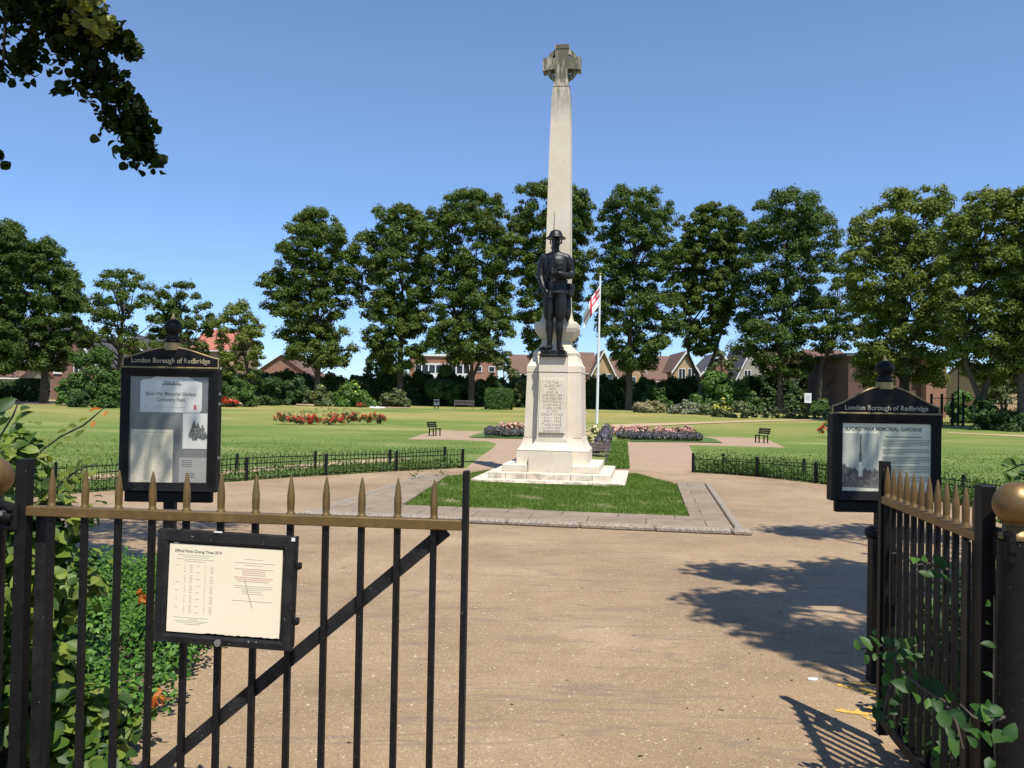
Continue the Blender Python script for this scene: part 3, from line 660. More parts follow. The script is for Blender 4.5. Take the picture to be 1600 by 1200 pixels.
sh = [
 ('large rounded shrub left of the left notice board', 88, 205, 538, 628, 66, 'shrub', {}),
 ('bright clipped little shrub at the brick drive', 86, 110, 590, 624, 64, 'shrublight', {}),
 ('low dark clipped dome beside the bright shrub', 106, 142, 602, 626, 62, 'hedge', {}),
 ('leafy shrub with paler leaves just left of the notice board', 140, 200, 600, 627, 62, 'shrub', {}),
 ('dark shrub in front of the far-left brick house', -10, 30, 588, 622, 72, 'hedge', {}),
 ('dark hedge block left of the far-left tree trunk', 28, 68, 592, 620, 74, 'hedge', {'box': 1}),
 ('glossy shrub beside the red roses at the board edge', 348, 402, 588, 628, 70, 'shrub', {}),
 ('tall shrub under the small pale lime', 400, 446, 578, 630, 76, 'hedge', {}),
 ('dark rounded shrub left of the first tall lime', 436, 482, 584, 630, 78, 'hedge', {}),
 ('olive shrub with yellow sprays under the first tall lime', 474, 522, 600, 634, 76, 'olive', {'extra': ('yellowfl', .08)}),
 ('bright green mixed shrub by the white stones', 512, 590, 596, 637, 76, 'shrublight', {'extra': ('yellowfl', .07)}),
 ('dark spreading conifer behind the broad-topped lime', 556, 640, 536, 600, 96, 'hedge', {'depth': 2.5, 'n': 7000}),
 ('shaded olive shrub right of the white stones', 592, 640, 606, 637, 78, 'olive', {}),
 ('rounded green shrub behind the litter bin', 664, 722, 566, 634, 87, 'shrub', {}),
 ('neatly clipped cube-shaped bush right of the wooden bench', 757, 801, 607, 641, 76, 'shrub', {'box': 1, 'n': 9000, 'ls': .16}),
 ('pale green shrub left of the pedestal at the hedge', 800, 826, 584, 634, 88, 'olive', {}),
 ('mid-green shrub at the foot of the hedge right of the flagpole', 1000, 1052, 594, 634, 84, 'shrub', {}),
 ('bright rounded shrub below the twin-trunk lime', 1080, 1152, 571, 640, 80, 'shrublight', {}),
 ('dark glossy shrub right of the bright rounded shrub', 1146, 1176, 588, 640, 80, 'shrub', {}),
 ('pale dry grasses and silvery plants in the far border', 985, 1042, 622, 639, 74, 'drypl', {}),
 ('silvery low planting before the twin-trunk lime', 1040, 1104, 624, 643, 72, 'silver', {}),
 ('olive mound right of the silvery planting', 1090, 1130, 624, 646, 70, 'olive', {}),
 ('yellow-flowering bush in the far border', 1112, 1146, 622, 651, 66, 'olive', {'extra': ('yellowfl', .3)}),
 ('airy rose bush behind the right metal bench', 1142, 1172, 618, 654, 64, 'olive', {'extra': ('creamrose', .1)}),
 ('blue-green mound behind the airy rose bush', 1158, 1196, 612, 645, 70, 'shrub', {}),
 ('green hedge bush behind the tall railings', 1478, 1522, 606, 652, 62, 'shrublight', {}),
 ('dark ivy clump at the foot of the leaning lime', 1510, 1560, 618, 668, 51, 'hedge', {}),
 ('shaded shrub at the foot of the edge lime', 1552, 1640, 630, 672, 50, 'hedge', {}),
 ('dark shrub behind the board beside the leaning tree', 1262, 1300, 620, 642, 74, 'shrub', {}),
]
for l, a, b_, t_, bs, D, mm, kw in sh: bush(l, a, b_, t_, bs, D, mm, **kw)
# low rose border right
for i in range(11):
    a = 1172+i*16; D = 66-i*.3
    bush('low thin rose bush in the border before the dark hedge', a, a+15+random.uniform(-3, 3), 636+random.uniform(-4, 2), 653.5+i*.5, D, 'olive', 'rose_bush', 'rose bush', 'low roses along the far border', n=300, ls=.2, extra=('creamrose', .07))
# flower beds
def rose(label, group, px, py, D, wpx, hpx, lm, fm, frac=.12, n=420, name='rose_bush', cat='rose bush', fs=.12, airy=False):
    c = gnd(px, py) if D is None else at(px, py, D); D = c.y; s = D/F
    hw = wpx*s/2; h = hpx*s
    k = 7; C = np.stack([rng.uniform(-hw*.7, hw*.7, k), rng.uniform(-.3, .3, k), rng.uniform(.3, .85, k)*h], 1); Rr = np.full(k, min(hw, h)*.45)
    Pp, Nn = clump_leaves(C, Rr, np.full(k, n//k), .9, .5, .3); Pp[:, 2] = np.clip(Pp[:, 2], .02, h*1.05)
    V, Fq = leaves(Pp, Nn, fs*.75, 'far', .6)
    m = max(3, int(n*frac)); k2 = rng.integers(0, k, m); d = unit(rng.normal(size=(m, 3))+np.array([0, -.4, .8])); Fc = C[k2]+d*Rr[k2][:, None]*1.05; Fc[:, 2] = np.maximum(Fc[:, 2], h*.3)
    # each bloom: three crossed petals
    Fc3 = np.repeat(Fc, 4, 0)+rng.normal(size=(m*4, 3))*fs*.22; Fn = rng.normal(size=(m*4, 3))+np.array([0, -.3, .6])
    V2, F2 = leaves(Fc3, Fn, fs, 'far', 1.0)
    mi = np.r_[np.zeros(len(Fq), int), np.ones(len(F2), int)]
    o = np_mesh(name, np.r_[V, V2], np.r_[Fq, F2+len(V)], [lm, fm], None, mi); o.location = (c.x, c.y, gz(c.y)); tag(o, label, cat, group); return o
x = 436
while x < 600:
    edge = 1-abs((x-517)/85)**2
    rose('red rose bush in the long oval bed on the left lawn', 'red roses in the left lawn bed', x, 663+random.uniform(-1, 1.5)*edge, None, 17, random.choice((8, 12, 15, 19, 21)), 'olive' if random.random() < .6 else 'shrub', 'redrose', random.choice((.008, .02, .035, .06)), fs=.085); x += 8.5
for q in range(10):
    rose('wispy seeding rose stems in the middle of the left bed', 'wispy stems in the left rose bed', 460+q*11, 660, None, 12, random.uniform(20, 29), 'olive', 'redrose', .01, n=200, fs=.05)
for px, py, wd, hh, l in [(352, 636, 24, 15, 'red rose clump beside the left notice board edge'), (366, 636, 16, 12, 'smaller red rose clump right of the board edge')]:
    rose(l, None, px, py, None, wd, hh, 'olive', 'redrose', .09, fs=.16)
rose('orange-red rose clump at the left edge of the right board', None, 1291, 684, None, 20, 24, 'shrub', 'redrose', .08, fs=.1)
def lav(label, group, px, py, wd, hh):
    c = gnd(px, py); D = c.y; s = D/F; n = 620
    hw = wd*s/2; h = hh*s; a = rng.uniform(0, 6.28, n); q = rng.uniform(0, 1, n)**.5
    tip = np.stack([np.cos(a)*hw*q*1.1, np.sin(a)*.35*q, h*(1-.3*q*q)*rng.uniform(.55, 1.08, n)], 1)
    Nn = rng.normal(size=(n, 3))*.5+np.stack([np.cos(a), np.sin(a), .2+0*a], 1)
    T = tip.copy(); V, Fq = leaves(tip, Nn, .1, 'far', .35, tdir=unit(T))
    lo = tip*np.array([.8, .8, .6]); V2, F2 = leaves(lo, Nn, .13, 'far', .3, tdir=unit(T))
    mi = np.r_[(rng.uniform(size=len(Fq)) < .3).astype(int), np.ones(len(F2), int)]
    o = np_mesh('lavender_plant', np.r_[V, V2], np.r_[Fq, F2+len(V)], ['lavender', 'olive'], None, mi); o.location = c; tag(o, label, 'lavender', group)
for px in (765, 778, 790, 803, 816): lav('mauve lavender clump along the pink rose bed left of the pedestal', 'lavender left of the pedestal', px, 683.5, 17, 17 if px < 785 else 13)
for i in range(6): rose('pink rose bush in the bed left of the pedestal', 'pink roses left of the pedestal', 782+i*8, 679.5, None, 13, 17+random.uniform(-2, 3), 'shrub', 'pinkrose', .11, fs=.1)
for i in range(10): lav('mauve lavender clump edging the pink rose bed right of the flagpole', 'lavender right of the flagpole', 972+i*13, 687.5+i*.25, 17, 13)
for i in range(15): rose('pink rose bush in the bed right of the flagpole', 'pink roses right of the flagpole', 962+i*8.6, 681.5+i*.25, None, 14, 17+random.uniform(-3, 3), 'shrub', 'pinkrose', .11, fs=.1)
for i, (px, py, wd, hh) in enumerate([(940, 713, 22, 34), (944, 705, 20, 36), (948, 698, 18, 34), (926, 712, 20, 18)]):
    lav('tall lavender clump beside the narrow grass strip', 'lavender at the bench beside the memorial', px, py, wd, hh)
for px, py, hh in [(918, 690, 24), (928, 697, 34), (921, 703, 30), (934, 690, 26)]:
    rose('cream and yellow rose bush between pedestal and lavender', 'cream roses beside the pedestal', px, py, None, 18, hh, 'shrublight', 'creamrose', .16, fs=.09)
rose('low reddish sedum clump before the white stones', None, 563, 637, None, 22, 8, 'olive', 'redrose', .05, n=250)
# white stones in border
for i, (px, py, s) in enumerate([(581, 637.5, .22), (589, 638.6, .3), (597, 638.2, .24)]):
    c = gnd(px, py); b = MB(); b.lathe((0, 0, 0), [(s*.9, 0), (s, s*.2), (s*.7, s*.5), (s*.25, s*.62), (0, s*.6)], 9, False, sx=1.2, sy=.8); o = b.build('border_stone', 'white'); o.location = c; tag(o, 'pale rock at the right end of the bright shrub border', 'rock', 'pale rocks in the border')

# hoop-top fences
def hoop_fence(label, pts, every, h=.42, group='low hoop-top fences round the lawns', gap=.085):
    P = [Vector((p[0], p[1], 0)) for p in pts]; root = empty('hoop_fence', P[0])
    seg = []; tot = 0
    for a, b in zip(P, P[1:]): seg.append((tot, a, b)); tot += (b-a).length
    def pos(s):
        for t0, a, b in reversed(seg):
            if s >= t0: return a.lerp(b, min(1, (s-t0)/(b-a).length))
        return P[0]
    o0 = P[0]; npan = max(1, round(tot/every)); L = tot/npan
    for k in range(npan+1):
        p = pos(min(k*L, tot-1e-4))-o0; b = MB(); b.box((p.x, p.y, h*.52), (.05, .05, h*1.04), rz=.5, bev=.004); b.build('post', 'black', root)
    for k in range(npan):
        b = MB(); s = k*L+.05; e = (k+1)*L-.05; r = .0055
        for z in (h*.74, h*.12): b.tube([pos(s-.03)-o0+Vector((0, 0, z)), pos((s+e)/2)-o0+Vector((0, 0, z)), pos(e+.03)-o0+Vector((0, 0, z))], .009, 4)
        q = s; i = 0
        while q+gap*2 < e+.05:
            a = pos(q)-o0; c = pos(q+gap*1.15)-o0; z1 = h*.84
            path = [a+Vector((0, 0, .02)), a+Vector((0, 0, z1))]
            for t in (.15, .5, .85): path.append(a.lerp(c, t)+Vector((0, 0, z1+h*.22*math.sin(math.pi*t)**.6)))
            path += [c+Vector((0, 0, z1)), c+Vector((0, 0, .02))]
            b.tube(path, r, 4, cap=False); q += gap*2.1; i += 1
        b.build('hoop_panel', 'black', root)
    tag(root, label, 'fence', group)
hoop_fence('low black hoop-top fence curving left along the asphalt path', fenceL, 1.75)
hoop_fence('low black hoop-top fence curving right along the asphalt path', fenceR, 1.45)
rearL = [G(695, 722)[:2], (-2.8, 18.9), G(566, 729)[:2], G(419, 734)[:2], (-7.4, 14.6), (-8.6, 12.6)]
hoop_fence('second hoop-top fence behind the left front one', rearL, 1.9, h=.36)
rearR = [(5.0, 19.6), (6.3, 18.6), (7.3, 17.0), (8.0, 15.2), (8.4, 13.2), (8.5, 11)]
hoop_fence('second hoop-top fence behind the right front one', rearR, 1.9, h=.36)
# weeds between the two fences
def weeds(name, a, b, n, h, bias):
    A = np.array(a); B = np.array(b); k = len(A)
    t = rng.uniform(0, k-1.001, n); i = t.astype(int); f = (t-i)[:, None]
    pa = A[i]*(1-f)+A[i+1]*f; j = np.minimum(i, len(B)-2); pb = B[j]*(1-f)+B[j+1]*f
    w_ = (rng.uniform(0, 1, n)**bias)[:, None]; P = pa*(1-w_)+pb*w_
    z = h*rng.uniform(.05, 1, n)**1.5*(1+.9*np.maximum(0, np.sin(t*9)))
    V, Fq = leaves(np.c_[P, z], rng.normal(size=(n, 3))*.8+np.array([0, 0, .7]), .055, 'far', .5)
    o = np_mesh(name, V, Fq, 'shrub'); o['kind'] = 'stuff'
weeds('fence_weeds', fenceL, rearL+[(-9, 11)], 9000, .14, 2.2)
weeds('fence_weeds', fenceR, rearR+[(8.5, 9)], 13000, .26, 2.4)
sheet('bed_path', [tuple(Vector(G(*p))) for p in [(560, 720), (640, 716.5), (640, 719), (470, 733), (345, 742), (130, 752), (130, 744), (345, 735)]], .012, 'drypath')

# ================================================================== BUILDINGS
def house(label, px0, px1, pyeave, pyridge, D, depth, wall, roof, gable='front', cat='house', name='house', wins=(), rz=0.0, group=None, chimney=None, pybase=None, over=.3, barge=True):
    """a real box house with a pitched roof; wins = (fraction across, px y of centre, w, h)"""
    xm = (px0+px1)/2; c = at(xm, pyeave, D); g = gz(D)-.2
    w_ = at(px1, pyeave, D).x-at(px0, pyeave, D).x; he = c.z-g; hr = zat(xm, pyridge, D)-g
    root = empty(name, (c.x, D+depth/2, g), rz); x = w_/2; y = depth/2
    b = MB()
    if gable == 'front':
        b.prism([(-x, 0), (x, 0), (x, he), (0, hr), (-x, he)], -y, y)
    elif gable == 'flat': b.box((0, 0, hr/2), (w_, depth, hr))
    else:
        b.box((0, 0, he/2), (w_, depth, he))
        for s in (-1, 1): b.add([(s*x, -y, he), (s*x, y, he), (s*x, 0, hr), (s*(x-.1), -y, he), (s*(x-.1), y, he), (s*(x-.1), 0, hr)], [(0, 1, 2), (3, 5, 4), (0, 2, 5, 3), (1, 4, 5, 2), (0, 3, 4, 1)])
    b.build('wall', wall, root)
    r = MB(); t = .16
    if gable == 'front':
        sl = (hr-he)/x; ox = x+over
        for s in (-1, 1):
            r.add([(0, -y-over, hr+.02), (0, y+over, hr+.02), (s*ox, y+over, he-over*sl+.02), (s*ox, -y-over, he-over*sl+.02), (0, -y-over, hr+t), (0, y+over, hr+t), (s*ox, y+over, he-over*sl+t), (s*ox, -y-over, he-over*sl+t)], [(0, 1, 2, 3), (4, 7, 6, 5), (0, 3, 7, 4), (1, 5, 6, 2), (3, 2, 6, 7)])
    elif gable == 'flat': r.box((0, 0, hr+.15), (w_+.5, depth+.5, .3))
    else:
        sl = (hr-he)/y; oy = y+over; rx = x+over*.6
        for s in (-1, 1):
            r.add([(-rx, 0, hr+.02), (rx, 0, hr+.02), (rx, s*oy, he-over*sl+.02), (-rx, s*oy, he-over*sl+.02), (-rx, 0, hr+t), (rx, 0, hr+t), (rx, s*oy, he-over*sl+t), (-rx, s*oy, he-over*sl+t)], [(0, 3, 2, 1), (4, 5, 6, 7), (0, 1, 5, 4), (2, 3, 7, 6), (0, 4, 7, 3), (1, 2, 6, 5)])
    ro = r.build('roof', roof, root)
    if gable == 'front' and barge:
        bb = MB(); sl = (hr-he)/x; ox = x+over
        for s in (-1, 1): bb.add([(0, -y-over-.06, hr-.22), (0, -y-over-.01, hr-.22), (s*ox, -y-over-.01, he-over*sl-.22), (s*ox, -y-over-.06, he-over*sl-.22), (0, -y-over-.06, hr+.14), (0, -y-over-.01, hr+.14), (s*ox, -y-over-.01, he-over*sl+.14), (s*ox, -y-over-.06, he-over*sl+.14)], [(0, 1, 2, 3), (4, 7, 6, 5), (0, 3, 7, 4), (1, 5, 6, 2), (3, 2, 6, 7)])
        bb.build('bargeboard', 'white', root)
    elif gable == 'side':
        gu = MB(); gu.box((0, -y-over-.03, he-.18), (w_+.4, .12, .12)); gu.build('gutter', 'white', root)
    if chimney: q = MB(); q.box((chimney*x, 0, hr+.35), (.7, .6, 1.5)); q.box((chimney*x, 0, hr+1.16), (.84, .74, .12)); q.build('chimney', 'brickred', ro)
    for fx, wy, ww, wh in wins:
        wz = zat(xm, wy, D)-g; wx = (fx-.5)*w_
        f = MB()
        for dx in (-ww/2, 0, ww/2) if ww > .8 else (-ww/2, ww/2): f.box((wx+dx, -y-.03, wz), (.08, .06, wh))
        for dz in (-wh/2, wh/2): f.box((wx, -y-.035, wz+dz), (ww+.09, .07, .08))
        f.box((wx, -y-.06, wz-wh/2-.08), (ww+.2, .12, .07))
        fo = f.build('window', 'white', root); p = MB(); p.box((wx, -y-.008, wz), (ww, .012, wh)); p.build('pane', 'window', fo)
    tag(root, label, cat, group); return root
HY = 'yellow brick gabled houses'
house('far-left red brick house behind the dark tree', -60, 92, 548, 505, 88, 9, 'brickred', 'tilegrey', 'side', wins=[(.6, 566, 1.1, 1.5), (.7, 566, 1, 1.5), (.93, 563, .8, 1.6), (.63, 606, 1.6, 2)], chimney=.2)
house('brick house with a slate gable left of the large shrub', 84, 150, 566, 520, 84, 9, 'brickred', 'tilegrey', 'front', wins=[(.1, 572, .7, 1.4), (.6, 572, 1, 1.4)], barge=True)
house('small garage with a hipped brown roof at far left', -22, 32, 588, 568, 76, 5, 'render', 'tilebrown', 'side', cat='garage', name='garage')
house('brick house with white bargeboards behind the notice board', 176, 236, 562, 524, 92, 9, 'brickred', 'tilegrey', 'front', wins=[(.5, 570, 1, 1.4)])
house('brick house with a grey roof behind the tree above the board', 226, 316, 560, 528, 98, 8, 'brickred', 'tilegrey', 'side', chimney=-.5)
house('house with a bright red tiled roof left of the small pale lime', 300, 366, 546, 512, 96, 9, 'brickyellow', 'tilered', 'side', wins=[(.7, 575, 1.1, 1.3)])
house('low gabled house with a grey-brown roof beyond the hedge', 398, 480, 584, 556, 120, 12, 'brickorange', 'tilebrown', 'front', barge=False)
sc = house('flat-roofed brick school block with white window band', 640, 776, 556, 557, 128, 12, 'brickorange', 'white', 'flat', cat='school building', name='school_building')
b = MB(); b.box((-1.6, -6.09, 5.1), (8.4, .14, 2.3)); wb = b.build('window_band', 'white', sc)
for k in range(8): b = MB(); b.box((-5.3+k*1.06, -6.18, 5.4), (.86, .03, 1.2)); b.build('pane', 'window', wb)
for k in (4.0, 6.0): b = MB(); b.box((k, -6.06, 5.5), (1, .1, .9)); f_ = b.build('window', 'white', sc); b = MB(); b.box((k, -6.12, 5.5), (.8, .03, .7)); b.build('pane', 'window', f_)
b = MB(); b.box((6, -9, 2.7), (7, 4, .5)); b.build('porch_canopy', 'white', sc)
house('long brown-roofed house left of the pedestal', 796, 905, 584, 554, 118, 9, 'brickyellow', 'tilebrown', 'side', group=HY)
house('yellow gabled house directly behind the flagpole', 924, 962, 586, 548, 112, 10, 'brickyellow', 'tilebrown', 'front', wins=[(.3, 592, .7, 1.2), (.75, 592, .8, 1.3)], group=HY)
house('brown-roofed wing joining the flagpole house on its left', 890, 930, 582, 550, 116, 7, 'brickyellow', 'tilebrown', 'side', group=HY)
house('low brown-roofed link house under the dense lime', 952, 990, 588, 560, 117, 7, 'brickyellow', 'tilebrown', 'side', group=HY)
house('yellow gabled house half hidden by the dense lime', 978, 1014, 588, 562, 112, 9, 'brickyellow', 'tilebrown', 'front', wins=[(.3, 596, .8, 1.2)], group=HY)
house('link house with a long brown roof left of the full yellow gable', 1006, 1056, 588, 556, 119, 7, 'brickyellow', 'tilebrown', 'side', group=HY)
house('yellow gabled house with two white windows seen in full', 1052, 1090, 578, 550, 112, 11, 'brickyellow', 'tilebrown', 'front', wins=[(.36, 585, .9, 1.5), (.74, 585, .9, 1.6)], group=HY)
house('flat-roofed brown garage below the link house', 1010, 1044, 594, 584, 108, 5, 'brickorange', 'tilebrown', 'side', cat='garage', name='garage')
house('grey-roofed house behind the willow-like tree', 1096, 1156, 584, 552, 118, 9, 'brickorange', 'tilegrey', 'front', wins=[(.8, 586, 1, 1.4)])
house('tall pale gabled house at the right of the twin-trunk lime', 1150, 1200, 592, 540, 112, 11, 'render', 'tilegrey', 'front', wins=[(.36, 588, .9, 1.6)])
house('long pale house behind the dark lime tree', 1196, 1282, 576, 548, 114, 9, 'render', 'tilebrown', 'side', wins=[(.4, 580, 1.2, 1.3), (.7, 580, 1.2, 1.3)])
fl = house('yellow brick flats with white bay windows left of the dark building', 1276, 1334, 566, 545, 96, 9, 'brickyellow', 'tilebrown', 'side', cat='flats', name='apartment_building', wins=[(.15, 585, 1, 1.4), (.15, 615, 1, 1.4)])
b = MB(); b.box((1.0, -4.85, 3.2), (2.0, .7, 6.0)); bay = b.build('bay', 'white', fl)
for z in (1.5, 4.6):
    for xx in (.35, 1.05, 1.75): b = MB(); b.box((xx, -5.22, z+.3), (.5, .06, 1.1)); b.build('pane', 'window', bay)
dk = house('dark brick hall with a tall stone-framed doorway behind the right board', 1326, 1452, 562, 558, 74, 10, 'brickdark', 'tilegrey', 'flat', cat='hall', name='brick_hall')
b = MB(); b.prism([(-2.0, .3), (-1.5, .3), (-1.5, 3.3), (-.2, 3.3), (-.2, .3), (.2, .3), (.2, 3.8), (-2.0, 3.8)], -5.16, -5.01); b.build('door_surround', 'render', dk)
b = MB(); b.box((-.85, -5.06, 1.95), (1.28, .1, 3.3)); b.build('door', 'brickdark', dk)
house('sunlit orange brick annexe between the dark hall and the railings', 1448, 1479, 562, 560, 73, 8, 'brickorange', 'tilegrey', 'flat', cat='annexe', name='brick_annexe')
house('low yellow house with a grey roof behind the right railings', 1536, 1640, 592, 568, 84, 8, 'brickyellow', 'tilegrey', 'side', wins=[(.29, 618, 1.0, 1.2)])
# tall railings on the right
def railings(label, a, b_, h, n_post, gap=.14):
    A = Vector(a); B = Vector(b_); root = empty('tall_railings', A); d = B-A; L = d.length; u = d/L
    p = MB(); q = 0
    for z in (.15, h*.93): p.tube([(0, 0, z), tuple(d*1.0+Vector((0, 0, z)))], .022, 4)
    k = int(L/gap)
    for i in range(k): c = u*(i*gap); p.tube([c+Vector((0, 0, .05)), c+Vector((0, 0, h))], .012, 4)
    p.build('bars', 'black', root)
    for i in range(n_post+1): c = u*(L*i/n_post); m_ = MB(); m_.box((c.x, c.y, h*.54), (.12, .12, h*1.08)); m_.build('post', 'black', root)
    tag(root, label, 'railings', 'tall black railings on the right')
a = gnd(1452, 657); b_ = gnd(1502, 659); railings('tall black railings left of the leaning lime', (at(1455, 655, 57).x, 57, gz(57)), (at(1505, 655, 56).x, 56, gz(56)), 2.0, 3)
railings('tall black railings right of the leaning lime', (at(1542, 655, 56).x, 56, gz(56)), (at(1660, 655, 55).x, 55, gz(55)), 1.7, 4)
# street light behind railings
c = at(1497, 650, 58); root = empty('street_lamp', (c.x, 58, gz(58))); m_ = MB(); m_.tube([(0, 0, 0), (0, 0, 4.4)], [.07, .045], 8); m_.tube([(0, 0, 4.35), (.25, -.1, 4.5), (.6, -.2, 4.5)], .03, 6); m_.build('pole', 'blackworn', root)
m_ = MB(); m_.box((.75, -.22, 4.5), (.5, .2, .1), bev=.03); m_.build('lamp_head', 'steel', root); tag(root, 'slim dark street lamp standing behind the railings', 'street lamp')
# ================================================================== MEMORIAL
mu, mv = -1.825, 16.75
mx, my = uvw(mu, mv)
mem = empty('war_memorial', (mx, my, 0), -TH)
mem.scale = (.965, .965, 1)
def memb(b, name, m='stone', par=None): return b.build(name, m, par or mem)
b = MB(); b.box((0, 0, .025), (2.98, 2.98, .09), bev=.01); b.box((-.1, -1.5, .02), (2.2, .14, .05), bev=.01); memb(b, 'ground_slab')
b = MB(); b.box((0, 0, .125), (2.4, 2.4, .125), bev=.012); b.box((0, 0, .255), (1.92, 1.92, .142), bev=.012); st = memb(b, 'steps')
j = MB()
for s in (-1, 1): j.box((s*.43, -1.2003, .125), (.008, .004, .12)); j.box((s*.85, -1.2003, .125), (.008, .004, .12)); j.box((s*.43, -.9605, .255), (.008, .004, .135))
j.build('joint', 'stonejoint', mem)
b = MB()
b.sq((0, 0, 0), [(.715, .327), (.715, .58), (.70, .60), (.665, .64), (.635, .70), (.61, .77), (.60, .83)])
b.sq((0, 0, 0), [(.588, .83), (.552, 2.10), (.552, 2.105)])
b.sq((0, 0, 0), [(.556, 2.118), (.552, 2.24), (.50, 2.32), (.465, 2.42), (.44, 2.44)])
memb(b, 'pedestal')
j = MB(); j.sq((0, 0, 0), [(.545, 2.10), (.545, 2.12)]); j.build('joint', 'stonejoint', mem)
j = MB()
for s in (-1, 1): j.box((s*.5, -.6012, .835), (.18, .004, .006)); j.box((s*.575, -.7165, .585), (.28, .004, .006))
j.box((0, -1.0015, .604), (.86, .004, .006)); j.build('joint', 'stonejoint', mem)
# projecting front bay with the inscription
b = MB()
b.prism([(-.43, .187), (.43, .187), (.43, .60), (-.43, .60)], -1.0, -.6)
b.prism([(-.43, .60), (.43, .60), (.30, .83), (-.30, .83)], -.86, -.5)
def frus(b, z0, z1, hw0, hw1, y0, y1, back=-.4):
    b.add([(-hw0, y0, z0), (hw0, y0, z0), (hw0, back, z0), (-hw0, back, z0), (-hw1, y1, z1), (hw1, y1, z1), (hw1, back, z1), (-hw1, back, z1)], [(0, 1, 5, 4), (1, 2, 6, 5), (2, 3, 7, 6), (3, 0, 4, 7), (4, 5, 6, 7), (3, 2, 1, 0)])
frus(b, .60, .70, .425, .36, -.99, -.90); frus(b, .70, .83, .36, .305, -.90, -.80)
frus(b, .83, 2.10, .30, .275, -.80, -.765); frus(b, 2.118, 2.40, .283, .283, -.772, -.772)
memb(b, 'front_bay')
b = MB(); frus(b, .93, 1.98, .265, .25, -.812, -.783, -.7); memb(b, 'inscription_panel')
lines = ['TO THE', 'GLORY OF', 'GOD', 'AND IN', 'MEMORY OF', 'THE MEN OF', 'THIS TOWN', 'WHO GAVE', 'THEIR LIVES', 'IN THE', 'GREAT WAR', '1914 - 1918', '1939 - 1945', 'THEIR NAME', 'LIVETH FOR', 'EVERMORE']
z = 1.895; b = None
for i, l in enumerate(lines):
    sz = .062 if i not in (10, 11, 12) else .07
    yy = -.812+(z-.93)/1.05*.029-.003
    text(l, sz, 'letters', 'inscription', mem, tm(0, yy, z), ext=.002, squeeze=.98, spacing=1.15); z -= .0615 if i < 9 else .0645
b = MB(); b.box((0, -.815, .935), (.50, .05, .012)); b.build('panel_sill', 'stonejoint', mem)
# bell-shaped pedestal head, obelisk and wheel cross
b = MB()
b.sq((0, 0, 0), [(.30, 2.43), (.45, 2.431), (.455, 2.50), (.43, 2.54), (.36, 2.60), (.31, 2.68), (.295, 2.76), (.30, 2.78), (.35, 2.80), (.35, 2.83), (.37, 2.85), (.42, 2.92), (.44, 3.0), (.435, 3.08), (.42, 3.12), (.34, 3.13), (.30, 3.22), (.275, 3.35), (.265, 3.5)])
memb(b, 'scrolled_base')
b = MB(); b.sq((0, 0, 0), [(.262, 3.5), (.25, 4.6), (.225, 6.2), (.195, 7.60), (.18, 7.80), (.165, 7.885)]); memb(b, 'obelisk')
j = MB(); j.sq((0, 0, 0), [(.16, 7.885), (.16, 7.9)]); j.build('joint', 'stonejoint', mem)
b = MB()
cz = 8.37; hw = .145
b.sq((0, 0, 0), [(.17, 7.9), (.15, 7.98), (.136, 8.05), (.136, 8.66), (.146, 8.67), (.15, 8.75), (.13, 8.76)])
for s in (-1, 1): b.prism([(s*.135, cz-.11), (s*.33, cz-.125), (s*.395, cz-.14), (s*.395, cz+.13), (s*.33, cz+.12), (s*.135, cz+.11)][::s], -.138, .138)
n = 44; ri, ro_ = .262, .35
vs = []; fs = []
for k in range(n):
    a = 2*math.pi*k/n
    for r, y in ((ri, -.055), (ro_, -.055), (ro_, .055), (ri, .055)): vs.append((r*math.cos(a), y, cz+r*math.sin(a)))
for k in range(n):
    q = (k+1) % n
    for i in range(4): i2 = (i+1) % 4; fs.append((k*4+i, k*4+i2, q*4+i2, q*4+i))
b.add(vs, fs); memb(b, 'wheel_cross')
tag(mem, 'pale stone obelisk war memorial with wheel cross and carved inscription on stepped base', 'war memorial')

# ---------------- bronze soldier
sx, sy = uvw(mu, mv-.60)
sol = empty('soldier_statue', (sx, sy, 2.402), -TH)
b = MB(); b.box((0, .02, .03), (.54, .46, .06), bev=.01); b.box((0, .02, .095), (.50, .42, .07), bev=.01); b.build('plinth', 'bronze', sol)
S = 1.27; Z0 = .13
def q3(x, y, z): return (x*S, y*S, z*S+Z0)
bv = [(0, 0, .93), (0, .0, 1.06), (0, .01, 1.22), (0, .01, 1.36), (0, .015, 1.455), (0, .0, 1.53), (0, -.012, 1.60), (0, -.015, 1.68), (0, -.005, 1.75),      # 0-8
      (.085, 0, .86), (.088, -.03, .66), (.078, -.02, .49), (.08, .02, .34), (.075, .015, .12), (.078, .01, .055), (.115, -.09, .035), (.125, -.16, .03),       # 9-16 his left leg
      (-.085, .01, .86), (-.086, .0, .66), (-.076, .01, .49), (-.082, .045, .34), (-.075, .04, .12), (-.078, .03, .055), (-.13, -.04, .035), (-.17, -.095, .03),   # 17-24
      (.12, .012, 1.43), (.20, .0, 1.425), (.235, .02, 1.28), (.258, .01, 1.16), (.19, -.13, 1.135), (.09, -.205, 1.16), (.05, -.215, 1.175),                     # 25-31
      (-.12, .012, 1.43), (-.20, .0, 1.425), (-.228, .015, 1.27), (-.232, -.01, 1.12), (-.185, -.10, .99), (-.11, -.18, .88), (-.07, -.20, .835)]                 # 32-38
